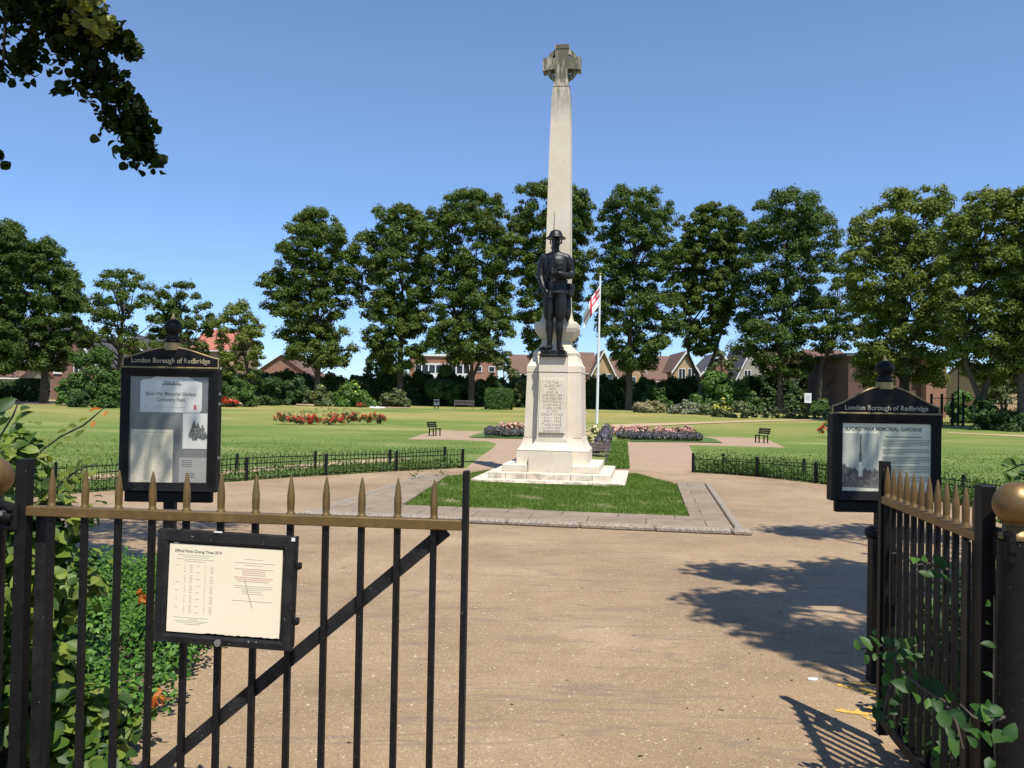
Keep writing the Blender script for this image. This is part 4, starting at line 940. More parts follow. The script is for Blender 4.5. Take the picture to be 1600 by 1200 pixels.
be = [(0, 1), (1, 2), (2, 3), (3, 4), (4, 5), (5, 6), (6, 7), (7, 8), (0, 9), (9, 10), (10, 11), (11, 12), (12, 13), (13, 14), (14, 15), (15, 16), (0, 17), (17, 18), (18, 19), (19, 20), (20, 21), (21, 22), (22, 23), (23, 24),
      (4, 25), (25, 26), (26, 27), (27, 28), (28, 29), (29, 30), (30, 31), (4, 32), (32, 33), (33, 34), (34, 35), (35, 36), (36, 37), (37, 38)]
br = [(.155, .115), (.15, .11), (.165, .12), (.18, .12), (.13, .09), (.058, .06), (.062, .07), (.078, .092), (.075, .085),
      .09, .085, .058, .06, .045, .045, .042, .028, .09, .085, .058, .06, .045, .045, .042, .028,
      .085, .082, .075, .068, .06, .042, .032, .085, .082, .075, .066, .055, .042, .032]
br = [((r[0]*S, r[1]*S) if hasattr(r, '__len__') else (r*S, r*S)) for r in br]
skin([q3(*p) for p in bv], be, br, 'figure', 'bronze', sol)
# tunic skirt, collar, belt
b = MB(); b.lathe(q3(0, .01, 0), [(r*S, (z)*S) for r, z in ((.09, 1.485), (.17, 1.455), (.215, 1.39), (.21, 1.28), (.19, 1.16), (.178, 1.08), (.19, 1.02), (.205, .95), (.222, .885), (.224, .87), (.20, .865))], 28, sx=1, sy=.70); b.build('tunic', 'bronze', sol)
b = MB(); b.lathe(q3(0, .01, 0), [(.17*S, 1.04*S), (.198*S, 1.045*S), (.198*S, 1.09*S), (.17*S, 1.095*S)], 28, sx=1, sy=.74)
for s in (-1, 1):
    for k in range(2): b.box(q3(s*(.06+k*.065), -.145+k*.022, 1.12), (.08, .06, .10), rz=s*.3, bev=.01)
    b.box(q3(s*.085, -.142, 1.28), (.13, .035, .13), rz=s*.15, bev=.01); b.box(q3(s*.085, -.15, 1.315), (.14, .035, .045), rz=s*.15, bev=.008)
    b.tube([q3(s*.09, -.135, 1.10), q3(s*.10, -.142, 1.30), q3(s*.10, -.06, 1.47), q3(s*.09, .05, 1.46)], .018, 6, flat=.4)
b.tube([q3(0, -.133, 1.46), q3(0, -.148, 1.30), q3(0, -.14, 1.1)], .008, 5)
b.build('webbing', 'bronze', sol)
sol.scale = (.97, 1, 1)
b = MB(); b.lathe(q3(0, 0, 0), [(.075*S, 1.475*S), (.082*S, 1.50*S), (.068*S, 1.53*S)], 16, sy=.95); b.build('collar', 'bronze', sol)
# breeches bagging above the knee, puttees, boots
b = MB()
for s, dy in ((1, -.02), (-1, .005)): b.lathe(q3(s*.088, dy, 0), [(.102*S, .90*S), (.104*S, .78*S), (.100*S, .66*S), (.092*S, .57*S), (.080*S, .51*S), (.064*S, .475*S)], 16, sy=1.0)
b.build('breeches', 'bronze', sol)
b = MB()
for s, dy in ((1, 0), (-1, .025)):
    pr = []
    for k in range(11):
        t = k/10; z = .47-.36*t; r = .064+.012*math.sin(math.pi*min(1, t*1.6))-.022*t; pr += [(r*S, z*S), ((r-.006)*S, (z-.016)*S)]
    b.lathe(q3(s*.079, dy, 0), pr, 14)
b.build('puttees', 'bronze', sol)
b = MB()
for s, a in ((1, -.3), (-1, .65)):
    m_ = Matrix.Translation(q3(s*.088, .01+(.02 if s < 0 else 0), .0)) @ Matrix.Rotation(-a if s > 0 else -a, 4, 'Z')
    b.box((0, -.085, .012), (.115, .36, .024), mtx=m_, bev=.01); b.box((0, -.09, .05), (.10, .33, .06), mtx=m_, bev=.03); b.box((0, .02, .09), (.11, .14, .10), mtx=m_, bev=.03)
b.build('boots', 'bronze', sol)
# helmet
b = MB(); b.lathe(q3(0, -.01, 0), [(r*S, z*S) for r, z in ((.09, 1.735), (.165, 1.728), (.17, 1.736), (.118, 1.765), (.108, 1.80), (.088, 1.835), (.05, 1.858), (.001, 1.865))], 28, sx=.95, sy=1.05); b.build('helmet', 'bronze', sol)
# face: nose, brow, cheeks, mouth, ears, strap
b = MB()
b.tube([q3(0, -.10, 1.705), q3(0, -.122, 1.672), q3(0, -.10, 1.66)], [.008, .017, .008], 7)
b.tube([q3(-.05, -.088, 1.712), q3(0, -.105, 1.708), q3(.05, -.088, 1.712)], .010, 6)
b.tube([q3(-.024, -.094, 1.632), q3(0, -.102, 1.634), q3(.024, -.094, 1.632)], .008, 6)
b.tube([q3(-.03, -.085, 1.595), q3(0, -.098, 1.59), q3(.03, -.085, 1.595)], [.014, .022, .014], 7)
for s in (-1, 1):
    b.tube([q3(s*.085, .005, 1.70), q3(s*.092, .01, 1.675), q3(s*.082, .0, 1.65)], [.012, .016, .01], 6)
    b.tube([q3(s*.032, -.094, 1.69), q3(s*.034, -.094, 1.688)], .012, 6)
    b.tube([q3(s*.095, 0, 1.73), q3(s*.07, -.06, 1.62), q3(0, -.085, 1.577)], .008, 5)
b.build('face', 'bronze', sol)
# rifle, upright before the body
b = MB()
ry = -.245
b.tube([q3(-.035, ry, .92), q3(-.02, ry, 1.30), q3(-.012, ry, 1.56)], [.036, .030, .022], 8)
b.tube([q3(-.012, ry, 1.55), q3(-.008, ry, 1.66)], .018, 8)
b.tube([q3(-.045, ry, .92), q3(-.05, ry, .76), q3(-.052, ry, .60)], [.034, .028, .024], 8)
b.tube([q3(-.052, ry, .61), q3(-.05, ry, .30), q3(-.05, ry+.03, .14)], [.022, .024, .034], 8)
b.box(q3(-.03, ry, .985), (.05, .10, .14), bev=.01); b.tube([q3(-.03, ry, 1.05), q3(.03, ry-.02, 1.03)], .012, 6)
for zz in (1.18, 1.36, 1.53): b.tube([q3(-.03+.02*(zz-1.1), ry, zz), q3(-.029+.02*(zz-1.1), ry, zz+.025)], .038, 8)
b.tube([q3(-.03, ry-.025, 1.50), q3(-.05, ry-.06, 1.25), q3(-.14, ry-.03, .98), q3(-.055, ry-.02, .74)], .010, 5)
rf = b.build('rifle', 'bronze', sol)
b = MB(); b.tube([q3(-.008, ry, 1.64), q3(-.006, ry, 1.72), q3(-.004, ry, 2.10)], [.012, .010, .004], 6, flat=.6); b.build('bayonet', 'bronze', rf)
# hands gripping: palm plus five separate fingers each
for cx, cz_, tw in ((-.02, 1.185, 0), (-.055, .83, 1)):
    s = 1 if not tw else -1
    vs = [q3(cx+s*.075, -.21, cz_-.005), q3(cx+s*.045, -.222, cz_)]; ed = [(0, 1)]; rr = [.034*S, .036*S]
    for k in range(4):
        z = cz_+.034-.022*k; o = len(vs); r = .0105*S
        vs += [q3(cx+s*.036, -.255, z), q3(cx+s*.012, -.292, z), q3(cx-s*.028, -.287, z-.002), q3(cx-s*(.036-.004*abs(k-1)), -.262, z-.003)]
        ed += [(1, o), (o, o+1), (o+1, o+2), (o+2, o+3)]; rr += [r*1.15, r, r*.95, r*.8]
    o = len(vs); vs += [q3(cx+s*.03, -.205, cz_+.035), q3(cx-s*.012, -.20, cz_+.05), q3(cx-s*.035, -.225, cz_+.052)]; ed += [(1, o), (o, o+1), (o+1, o+2)]; rr += [.014*S, .012*S, .010*S]
    skin(vs, ed, [(r, r) for r in rr], 'hand', 'bronze', sol, sub=1)
# haversack, water bottle and rolled cape tail at his left hip
b = MB(); b.box(q3(.225, .06, .93), (.15, .16, .26), rz=-.3, bev=.04); b.box(q3(.228, .05, 1.0), (.16, .17, .1), rz=-.3, bev=.03); b.build('haversack', 'bronze', sol)
b = MB(); b.lathe(q3(-.215, .05, .84), [(.02, 0), (.085, .03), (.095, .1), (.08, .19), (.03, .22)], 12, sy=.6); b.build('water_bottle', 'bronze', sol)
b = MB(); vs = []
for i, (xa, xb, z) in enumerate([(.12, .24, .92), (.11, .245, .76), (.12, .25, .62), (.155, .235, .52), (.195, .205, .45)]):
    for x_, y_ in ((xa, .10), ((xa+xb)/2, .07), (xb, .10), (xb, .13), ((xa+xb)/2, .11), (xa, .13)): vs.append(q3(x_, y_, z))
b.add(vs, [(k*6+i, k*6+(i+1) % 6, k*6+6+(i+1) % 6, k*6+6+i) for k in range(4) for i in range(6)]+[(5, 4, 3, 2, 1, 0), tuple(range(24, 30))], True); b.build('cape_tail', 'bronze', sol)
tag(sol, 'dark bronze soldier statue in a brimmed helmet holding an upright rifle on the pedestal', 'statue')

# ================================================================== FLAG, BENCHES, BIN, SIGN
fb = gnd(932.5, 662); root = empty('flagpole', fb)
tp = at(938, 430, fb.y)-fb
b = MB(); b.tube([(0, 0, 0), tuple(tp)], [.085, .055], 12); b.build('pole', 'white', root)
b = MB(); b.lathe(tuple(tp), [(.05, 0), (.09, .04), (.09, .09), (.04, .13), (.0, .14)], 10); b.build('finial', 'goldtrim', root)
tag(root, 'slim white flagpole standing behind the lavender right of the memorial', 'flagpole')
DF = fb.y
def flagpt(u, v):      # u along the fly, v down the hoist; the cloth hangs in folds towards lower left
    a = at(937-25*u**.9+.5*math.sin(u*9), 446+44*u**1.05+31*v*(1-.14*u)-2*v*u, DF-.12)
    a.y += .22*math.sin(u*7+v*2)*min(1, u*3)+.05; a.x -= 0; return a
me_ = [bpy.data.meshes.new('flag')]; nu, nv = 26, 15
V = [tuple(flagpt(i/(nu-1), j/(nv-1))) for j in range(nv) for i in range(nu)]
Fc = []; mi = []
for j in range(nv-1):
    for i in range(nu-1):
        u, v = (i+.5)/(nu-1), (j+.5)/(nv-1); Fc.append((j*nu+i, j*nu+i+1, (j+1)*nu+i+1, (j+1)*nu+i))
        red = abs(v-.5) < .085 or abs(u-.5) < .06 or (u < .42 and v < .42 and (abs(v-.21) < .06 or abs(u-.21) < .045))
        mi.append(1 if red else 0)
o = np_mesh('flag', V, Fc, ['flagwhite', 'flagred'], None, np.array(mi)); o.location = (0, 0, 0)
so_ = o.modifiers.new('thick', 'SOLIDIFY'); so_.thickness = .01; tag(o, 'white flag with red crosses drooping from the white pole', 'flag')

def bench(label, px, pybase, hpx, lpx, rz, m='black', wood=False, group=None):
    c = gnd(px, pybase); s = c.y/F; H = hpx*s; L = lpx*s
    root = empty('park_bench', c, rz); k = H/.82
    st_ = MB()
    for i in range(3 if not wood else 4): st_.box((0, (-.16+.11*i)*k, .43*k), (L, .09*k, .03*k), bev=.005)
    st_.build('seat', 'wood' if wood else m, root)
    bk = MB()
    if wood:
        bk.box((0, .25*k, .80*k), (L, .035*k, .07*k)); bk.box((0, .22*k, .50*k), (L, .035*k, .05*k)); n_ = 14
        for i in range(n_): bk.box((-L/2+L*(i+.5)/n_, .235*k, .65*k), (.045*k, .02*k, .27*k))
    else:
        for i in range(3): bk.box((0, (.19+.03*i)*k, (.57+.115*i)*k), (L, .025*k, .095*k), bev=.005)
    bk.build('backrest', 'wood' if wood else m, root)
    for sx_ in (-1, 1):
        x = sx_*L*(.48 if wood else .36)
        for y_ in (-.15, .14):
            l = MB(); l.box((x, y_*k, .2*k), (.055*k, .055*k, .41*k)); l.build('leg', 'wood' if wood else m, root)
        a_ = MB(); a_.tube([(x, .14*k, .40*k), (x, .2*k, .6*k), (x, .27*k, .84*k)], .022*k, 6); a_.box((x, 0, .395*k), (.04*k, .36*k, .03*k))
        if wood: a_.box((x, -.02*k, .64*k), (.06*k, .46*k, .03*k)); a_.box((x, -.18*k, .52*k), (.05*k, .05*k, .22*k))
        a_.build('frame', 'wood' if wood else m, root)
    tag(root, label, 'bench', group); return root
bench('black metal bench seen side-on on the gravel left of the memorial', 679, 681, 21, 26, R(62), group='black metal benches on the gravel')
bench('black metal bench angled on the gravel right of the memorial', 1190, 692, 22, 24, R(-60), group='black metal benches on the gravel')
bench('weathered wooden slatted bench before the far dark hedge', 725, 639.5, 13.5, 31, 0, wood=True)
bench('weathered wooden bench partly hidden behind the memorial right side', 931, 727, 34, 44, R(-9), m='wood')
c = gnd(682, 638.5); s = c.y/F; root = empty('litter_bin', c); b = MB(); b.box((0, 0, 9*s), (8.5*s, 7*s, 8*s), bev=.02); b.box((0, 0, 13.6*s), (9.4*s, 7.6*s, 1.2*s), bev=.02); b.build('bin_body', simple('bin_grey', (.09, .11, .14), (.14, .16, .19), 6, .5), root)
b = MB(); b.box((0, -3.6*s, 11.5*s), (6.5*s, .4*s, 2*s)); b.build('opening', 'black', root)
b = MB(); b.box((-2.5*s, 0, 2.6*s), (1.2*s, 5*s, 5.2*s)); b.box((2.5*s, 0, 2.6*s), (1.2*s, 5*s, 5.2*s)); b.build('legs', 'black', root); tag(root, 'grey litter bin on short legs left of the wooden bench', 'litter bin')
c = at(1262, 640, 72); root = empty('park_sign', (c.x, 72, gz(72))); b = MB(); b.tube([(0, .06, 0), (0, .06, 3.1)], .05, 8); b.lathe((0, .06, 3.1), [(.05, 0), (.12, .08), (.05, .2), (0, .24)], 10); b.build('post', 'black', root)
b = MB(); b.box((0, 0, zat(1262, 622, 72)-gz(72)), (.60, .08, .84), bev=.01); b.build('sign_panel', 'white', root)
b = MB(); zz = zat(1262, 622, 72)-gz(72)
for i in range(5): b.box((0, -.042, zz+.2-i*.09), (.36, .006, .022))
b.build('printed_lines', 'ink', root); tag(root, 'small white sign panel on a dark post between the two dark limes', 'sign')
# thin dark sapling stakes near the flagpole
c = gnd(963, 642); b = MB(); b.tube([(0, 0, 0), (0, 0, .9)], .03, 5); b.box((0, 0, .86), (.4, .03, .03)); o = b.build('low_sign_post', 'black'); o.location = c; tag(o, 'tiny dark T-shaped post on the lawn right of the flagpole', 'post')

# ================================================================== NOTICE BOARDS
def arch(w_, z0, z1, zs, n=14):     # flat shoulders, rising to an arch
    x = w_/2; pts = [(-x, z0), (x, z0), (x, zs)]
    for k in range(n+1):
        t = k/n; a = x*.94-t*x*1.88; s = math.cos(a/(x*.94)*math.pi/2)**1.25; pts.append((a, zs+.004+(z1-zs)*s))
    pts.append((-x, zs)); return pts
def board(label, px, D, w_, zb, zt, zarch, zfin, rz, zpb, dark=False):
    c = at(px, 700, D); root = empty('notice_board', (c.x, D, 0), rz); zc = zt; t = .10
    b = MB(); b.box((0, .03, zb/2), (.09, .07, zb+.1), bev=.004); b.box((0, .075, (zb+zt)/2-.05), (.075, .05, zt-zb), bev=.004); b.build('post', 'black', root)
    # case: back box with a mitred frame
    b = MB(); b.box((0, 0, (zb+zc)/2), (w_-.02, t*.7, zc-zb-.02)); case = b.build('case', 'black', root)
    b = MB(); fw = .075
    X = w_/2; z0, z1 = zb, zc
    o_ = [(-X, z0), (X, z0), (X, z1), (-X, z1)]; i_ = [(-X+fw, z0+fw), (X-fw, z0+fw), (X-fw, z1-fw*.9), (-X+fw, z1-fw*.9)]
    vs = [(x, -t/2, z) for x, z in o_]+[(x*.97, -t/2-.022, z0+(z-z0)*.98+.01) for x, z in o_]+[(x, -t/2-.008, z) for x, z in i_]+[(x, -t/2+.03, z) for x, z in i_]+[(x, t/2, z) for x, z in o_]
    fs = []
    for r_ in range(3):
        for k in range(4): q = (k+1) % 4; fs.append((r_*4+k, r_*4+q, r_*4+4+q, r_*4+4+k))
    for k in range(4): q = (k+1) % 4; fs.append((k, q, 16+q, 16+k))
    b.add(vs, fs); b.build('door_frame', 'black', root)
    # lower apron board
    b = MB(); b.box((-.0, .0, zpb+(zb-zpb)/2-.003), (w_*.90, .05, zb-zpb), bev=.006); b.build('apron', 'black', root)
    # crest with gold rim
    b = MB(); b.prism(arch(w_*.965, zt+.012, zarch, zt+(.055 if dark else .078)), -.035, .035); cr = b.build('crest', 'black', root)
    rim = MB(); P = arch(w_*.98, zt+.01, zarch+.008, zt+(.06 if dark else .083))[2:]
    rim.tube([(x, -.03, z) for x, z in P], .008, 5); rim.tube([(-w_*.5, -.05, zt+.006), (w_*.5, -.05, zt+.006)], .009, 5)
    for s_ in (-1, 1): rim.tube([(s_*w_*.49, -.03, zt+.01), (s_*w_*.49, -.03, zt+(.06 if dark else .083))], .008, 5)
    rim.build('rim', 'goldtrim', cr)
    text('London Borough of Redbridge', .058 if not dark else .053, 'lettergold' if not dark else 'inkpale', 'lettering', cr, tm(0, -.037, zt+(.045 if not dark else .032)), ext=.002, squeeze=.93*w_/.785*(.94 if not dark else .97), spacing=1.02)
    # turned finial
    zf = zarch; H = zfin-zarch
    f = MB(); f.lathe((0, 0, zf), [(.062, -.01), (.062, .05*H/.29)], 20); f.build('collar', 'goldtrim', root)
    f = MB(); f.lathe((0, 0, zf), [(r, z*H/.29) for r, z in ((.055, .045), (.062, .055), (.062, .07), (.05, .075), (.056, .085), (.056, .10), (.035, .11), (.05, .125), (.066, .15), (.070, .175), (.064, .20), (.045, .228), (.022, .24))], 24)
    fo = f.build('finial_ball', 'black', root); f = MB(); f.lathe((0, 0, zf), [(.022, .238*H/.29), (.014, .255*H/.29), (.003, .29*H/.29)], 14); f.build('finial_tip', 'goldtrim', fo)
    tag(root, label, 'notice board', 'black framed notice boards with arched crests'); return root, case
yf = -.038
LB, lcase = board('tall black notice board with arched crest at the left behind the left gate', 266, 6.8, .785, .80, 1.80, 1.96, 2.255, R(1), .715)
def zL(py): return 1.62+(hz(266)-py)*6.8/F
def xL(px): return (px-266)*6.8/F
def rect(b, x0, x1, z0, z1, y=yf, t=.002): b.box(((x0+x1)/2, y, (z0+z1)/2), (abs(x1-x0), t, abs(z1-z0)))
b = MB(); rect(b, -.325, .325, .87, 1.735, -.0365); b.build('backing', 'greyback', LB)
b = MB(); zt_ = zL(594)
sg = [(xL(221), zL(644)), (xL(313), zL(644)), (xL(316), zL(640)), (xL(316), zL(597)), (xL(304), zL(594)), (xL(294), zL(588)), (xL(286), zL(585.5)), (xL(256), zL(585)), (xL(246), zL(588)), (xL(238), zL(592)), (xL(224), zL(594)), (xL(221), zL(597))]
b.prism(sg, -.042, -.038); sp = b.build('field_sign', 'paperwhite', LB)
text('Ilford War Memorial Gardens', .042, 'ink', 'sign_text', sp, tm(xL(268), -.0425, zL(618)), ext=.001, squeeze=.80, bold=.02)
text('Centenary Field', .042, 'ink', 'sign_text', sp, tm(xL(268), -.0425, zL(627)), ext=.001, squeeze=.85, bold=.02)
b = MB(); rect(b, xL(254), xL(284), zL(602), zL(600), -.0425)
for i in range(11): x = xL(256)+i*.0125; rect(b, x, x+.008, zL(600), zL(600)+.006+.02*abs(math.sin(i*1.9)), -.0425)
b.build('skyline_emblem', 'ink', sp)
b = MB(); rect(b, xL(228), xL(231), zL(636), zL(633), -.0425); rect(b, xL(246), xL(292), zL(636.5), zL(635.5), -.0425); b.build('small_print', 'inkpale', sp)
b = MB(); rect(b, xL(304), xL(308), zL(639), zL(632), -.0425); b.build('poppy_mark', 'flagred', sp)
b = MB(); rect(b, xL(208), xL(273), zL(754), zL(671), -.0395); ps = b.build('names_sheet', 'paper', LB)
b = MB()
for c_ in range(4):
    for r_ in range(26): x = xL(213)+c_*.083; rect(b, x, x+random.uniform(.035, .06), zL(681)-r_*.0142, zL(681)-r_*.0142+.0045, -.0407, .0008)
rect(b, xL(212), xL(266), zL(676), zL(675.3), -.0407, .0008); b.build('name_columns', 'inkpale', ps)
b = MB(); rect(b, xL(287.5), xL(327), zL(700), zL(645), -.0395); ph = b.build('group_photograph', 'paperwhite', LB)
def soldier_blob(b, x, z, s):
    b.prism([(x-.8*s, z), (x+.8*s, z), (x+.9*s, z+1.6*s), (x+.5*s, z+2.2*s), (x+.3*s, z+2.5*s), (x+.35*s, z+3*s), (x, z+3.3*s), (x-.35*s, z+3*s), (x-.3*s, z+2.5*s), (x-.5*s, z+2.2*s), (x-.9*s, z+1.6*s)], -.0418, -.0408)
b = MB()
for x, z, s in ((300, 683, .021), (306, 687, .026), (312, 684, .027), (319, 686, .024), (323, 684, .018), (303, 676, .022), (311, 674, .024), (318, 675, .021), (305, 668, .020)): soldier_blob(b, xL(x), zL(z), s*.95)
b.build('pictured_group', 'photo', ph)
b = MB(); rect(b, xL(283), xL(326), zL(752), zL(714), -.0395); pp = b.build('faded_print', simple('faded_grey_print', (.30, .29, .26), (.38, .37, .33), 14, .8), LB)
b = MB()
for r_ in range(4): rect(b, xL(287), xL(303), zL(719)-r_*.016, zL(719)-r_*.016+.007, -.0407, .0008)
for r_ in range(3): rect(b, xL(293), xL(308), zL(739)-r_*.016, zL(739)-r_*.016+.007, -.0407, .0008)
b.build('print_lines', 'inkdark', pp)
b = MB(); b.box((0, -.047, 1.302), (.65, .003, .868)); b.build('acrylic_pane', 'acrylic', LB)
b = MB()
for z in (1.60, 1.52, 1.08): b.box((.40, -.02, z), (.012, .03, .02))
b.build('hinge_screws', 'steel', LB)

RB, rcase = board('black information board with arched crest and memorial picture, behind the right gate', 1381, 6.3, .82, .885, 1.537, 1.738, 1.985, R(0), .80, dark=True)
def zR(py): return 1.62+(hz(1381)-py)*6.3/F
def xR(px): return (px-1381)*6.3/F
b = MB(); rect(b, -.352, .352, .955, 1.48, -.0385); pn = b.build('panel', 'panelcream', RB)
text('ILFORD WAR MEMORIAL GARDENS', .040, 'inkdark', 'heading', pn, tm(xR(1377), -.040, zR(673)), ext=.0015, squeeze=.9, bold=.022)
text('Welcome to the Ilford War Memorial Gardens', .0155, 'inkdark', 'subheading', pn, tm(xR(1379)-.0, -.040, zR(683)), align='LEFT', ext=.001, squeeze=.92, bold=.02)
b = MB(); r_ = 0; z = zR(687.5)
for blk in (5, 4, 5, 6, 5):
    for k in range(blk):
        rect(b, xR(1375.5), xR(1448 if k < blk-1 else random.uniform(1405, 1435)), z, z+.0042, -.0402, .0008); z -= .0112
    z -= .013
b.build('text_lines', 'ink', pn)
b = MB(); rect(b, xR(1310), xR(1369), zR(761), zR(677), -.0405, .002); pc = b.build('memorial_picture', 'photosky', pn)
b = MB(); x0, x1 = xR(1310), xR(1369)
top = [(x1, zR(761)), (x1, zR(733))]
for k in range(24):
    t = k/23; x = x1+(x0-x1)*t; z = zR(734-9*max(0, (t-.58)*2.6)+2.2*math.sin(k*2.1)+1.5*math.sin(k*5.3)); top.append((x, z))
b.prism([(x0, zR(761))]+top+[], -.0424, -.0416); b.build('pictured_shrubs', 'photo', pc)
b = MB(); x = xR(1341); b.prism([(x-.016, zR(744)), (x+.016, zR(744)), (x+.013, zR(722)), (x-.013, zR(722))], -.0432, -.0426); b.build('pictured_pedestal', 'panelcream', pc)
b = MB(); b.prism([(x-.010, zR(721)), (x+.010, zR(721)), (x+.009, zR(708)), (x+.005, zR(706)), (x+.0045, zR(683)), (x-.0045, zR(683)), (x-.005, zR(706)), (x-.009, zR(708))], -.0432, -.0426)
b.lathe((x, -.0428, zR(681.5)), [(.0, -.010), (.008, -.006), (.010, 0), (.008, .006), (0, .010)], 12, sy=.05); b.build('pictured_obelisk', 'photo', pc)
b = MB(); b.box((0, -.047, 1.217), (.706, .003, .528)); b.build('acrylic_pane', 'acrylicclear', RB)

# ================================================================== GATES
def gate(label, A, B, nsp, t0, tstep, hinge_w, latch_w, group='black gates with gold spikes', ztop=1.345, brace=None, bar_r=.0105):
    A = Vector((A[0], A[1], 0)); B = Vector((B[0], B[1], 0)); L = (B-A).length; rz = math.atan2(B.y-A.y, B.x-A.x)
    root = empty('iron_gate', A, rz)       # local +x runs from hinge to latch
    b = MB(); b.box((.0, 0, ztop/2+.03), (hinge_w, .045, ztop-.04), bev=.002); b.build('hinge_stile', 'black', root)
    b = MB(); b.box((hinge_w*.9+.01, .03, .58), (.04, .012, 1.12), bev=.001); b.build('flat_stiffener', 'blackworn', root)
    b = MB(); b.box((L, 0, ztop/2+.03), (latch_w, .045, ztop-.04), bev=.002); b.build('latch_stile', 'black', root)
    b = MB(); b.box((L/2, 0, 1.163), (L-hinge_w*.4, .042, .036), bev=.003); b.build('top_rail', 'gold', root)
    b = MB(); b.box((L/2, 0, .13), (L-hinge_w, .04, .05), bev=.003); b.build('bottom_rail', 'black', root)
    for i in range(nsp):
        x = t0+tstep*i
        s = MB(); s.lathe((x, 0, 1.179), [(.016, 0), (.0165, .006), (.0125, .010), (.0128, .02), (.0138, .045), (.0132, .075), (.0085, .112), (.0035, .138), (.0005, .144)], 14); s.build('spike', 'gold', root)
        s = MB(); s.box((x, 0, .65), (bar_r*2, bar_r*2, .99), bev=.0015); s.build('bar', 'black', root)
    if brace:
        (xa, za), (xb, zb) = brace; d = Vector((xb-xa, 0, zb-za)).normalized(); nn = Vector((-d.z, 0, d.x))*.024
        b = MB(); p = Vector((xa, 0, za)); q = Vector((xb, 0, zb))
        vs = [p+nn, q+nn, q-nn, p-nn]; b.add([(v.x, .012, v.z) for v in vs]+[(v.x, .024, v.z) for v in vs], [(0, 1, 2, 3), (7, 6, 5, 4), (0, 4, 5, 1), (1, 5, 6, 2), (2, 6, 7, 3), (3, 7, 4, 0)]); b.build('diagonal_brace', 'blackworn', root)
    tag(root, label, 'gate', group); return root
def gx(px, D): return (px-800)/F*D
AL = (gx(43, 3.12), 3.12); BL = (gx(731.5, 2.955), 2.955)
vd = Vector((BL[0]-AL[0], BL[1]-AL[1])); LL = vd.length
def tL(px):   # parameter along the left gate for a pixel column
    k = (px-800)/F; return (k*AL[1]-AL[0])/((BL[0]-AL[0])-k*(BL[1]-AL[1]))*LL
s0 = tL(86); s1 = tL(682); stp = (s1-s0)/11
LG = gate('wide left gate leaf carrying the closing times notice', AL, BL, 12, s0, stp, .045, .02, brace=((tL(700), 1.14), (tL(700)-(1.18), .12)), bar_r=.0108)
# small twist of wire and chipped paint on the bars
AR = (gx(1541, 2.87), 2.87); BR = (gx(1384, 3.98), 3.98)
LR_ = math.hypot(BR[0]-AR[0], BR[1]-AR[1])
RG = gate('right gate leaf swung open away from us beside the gold-ball post', AR, BR, 12, .072, (LR_-.115)/11, .066, .045, bar_r=.0105, ztop=1.335)
# latch box of the right gate
b = MB(); b.box((LR_-.12, -.02, .93), (.14, .035, .025), bev=.004); b.box((LR_-.12, -.02, .71), (.14, .035, .025), bev=.004); b.box((LR_-.16, 0, .82), (.03, .04, .24), bev=.004); b.build('lock_case', 'black', RG)
b = MB(); b.box((LR_-.05, -.03, .945), (.03, .02, .01)); b.box((LR_-.11, -.032, .945), (.012, .012, .012)); b.tube([(LR_-.06, -.05, .84), (LR_-.04, -.07, .80), (LR_-.05, -.05, .74)], .007, 6); b.build('latch_handle', 'steel', RG)
# gate stop post behind right gate
c = at(1369, 900, 4.85); root = empty('gate_stop_post', (c.x+.0, 4.85, 0)); b = MB(); b.box((0, 0, .42), (.075, .075, .84), bev=.004); b.build('post', 'black', root)
b = MB(); b.box((-.01, 0, .87), (.10, .09, .07), bev=.02); b.box((-.045, -.02, .86), (.05, .04, .04), bev=.01); b.build('catch', 'black', root); tag(root, 'short black slamming post with a catch behind the right gate latch end', 'gate post')
def ball_post(label, x, y, rad, zb, rz=0, w_=.11):
    root = empty('gate_post', (x, y, 0)); b = MB(); b.lathe((0, 0, 0), [(w_*.62, 0), (w_*.62, .06), (w_*.5, .07)], 28); b.lathe((0, 0, 0), [(w_*.5, .07), (w_*.5, .6), (w_*.5, zb-rad-.045)], 28); b.build('shaft', 'black', root)
    b = MB(); r = rad; b.lathe((0, 0, zb), [(r*.74, -r-.040), (r*.74, -r-.022), (r*.60, -r-.018), (r*.56, -r*.90)]+[(r*math.sin(a), -r*math.cos(a)) for a in [R(28+i*152/18) for i in range(19)]], 36); b.build('ball_finial', 'gold', root)
    tag(root, label, 'gate post', 'round black gate posts with gold ball tops'); return root
pr = at(1587, 788, 2.74); ball_post('black gate post topped with a gold ball at the right edge', pr.x+.004, 2.74, .073, pr.z, w_=.115)
pl = at(-14, 745, 3.16); ball_post('black gate post with a gold ball cut by the left edge', pl.x, 3.16, .078, pl.z, w_=.11)
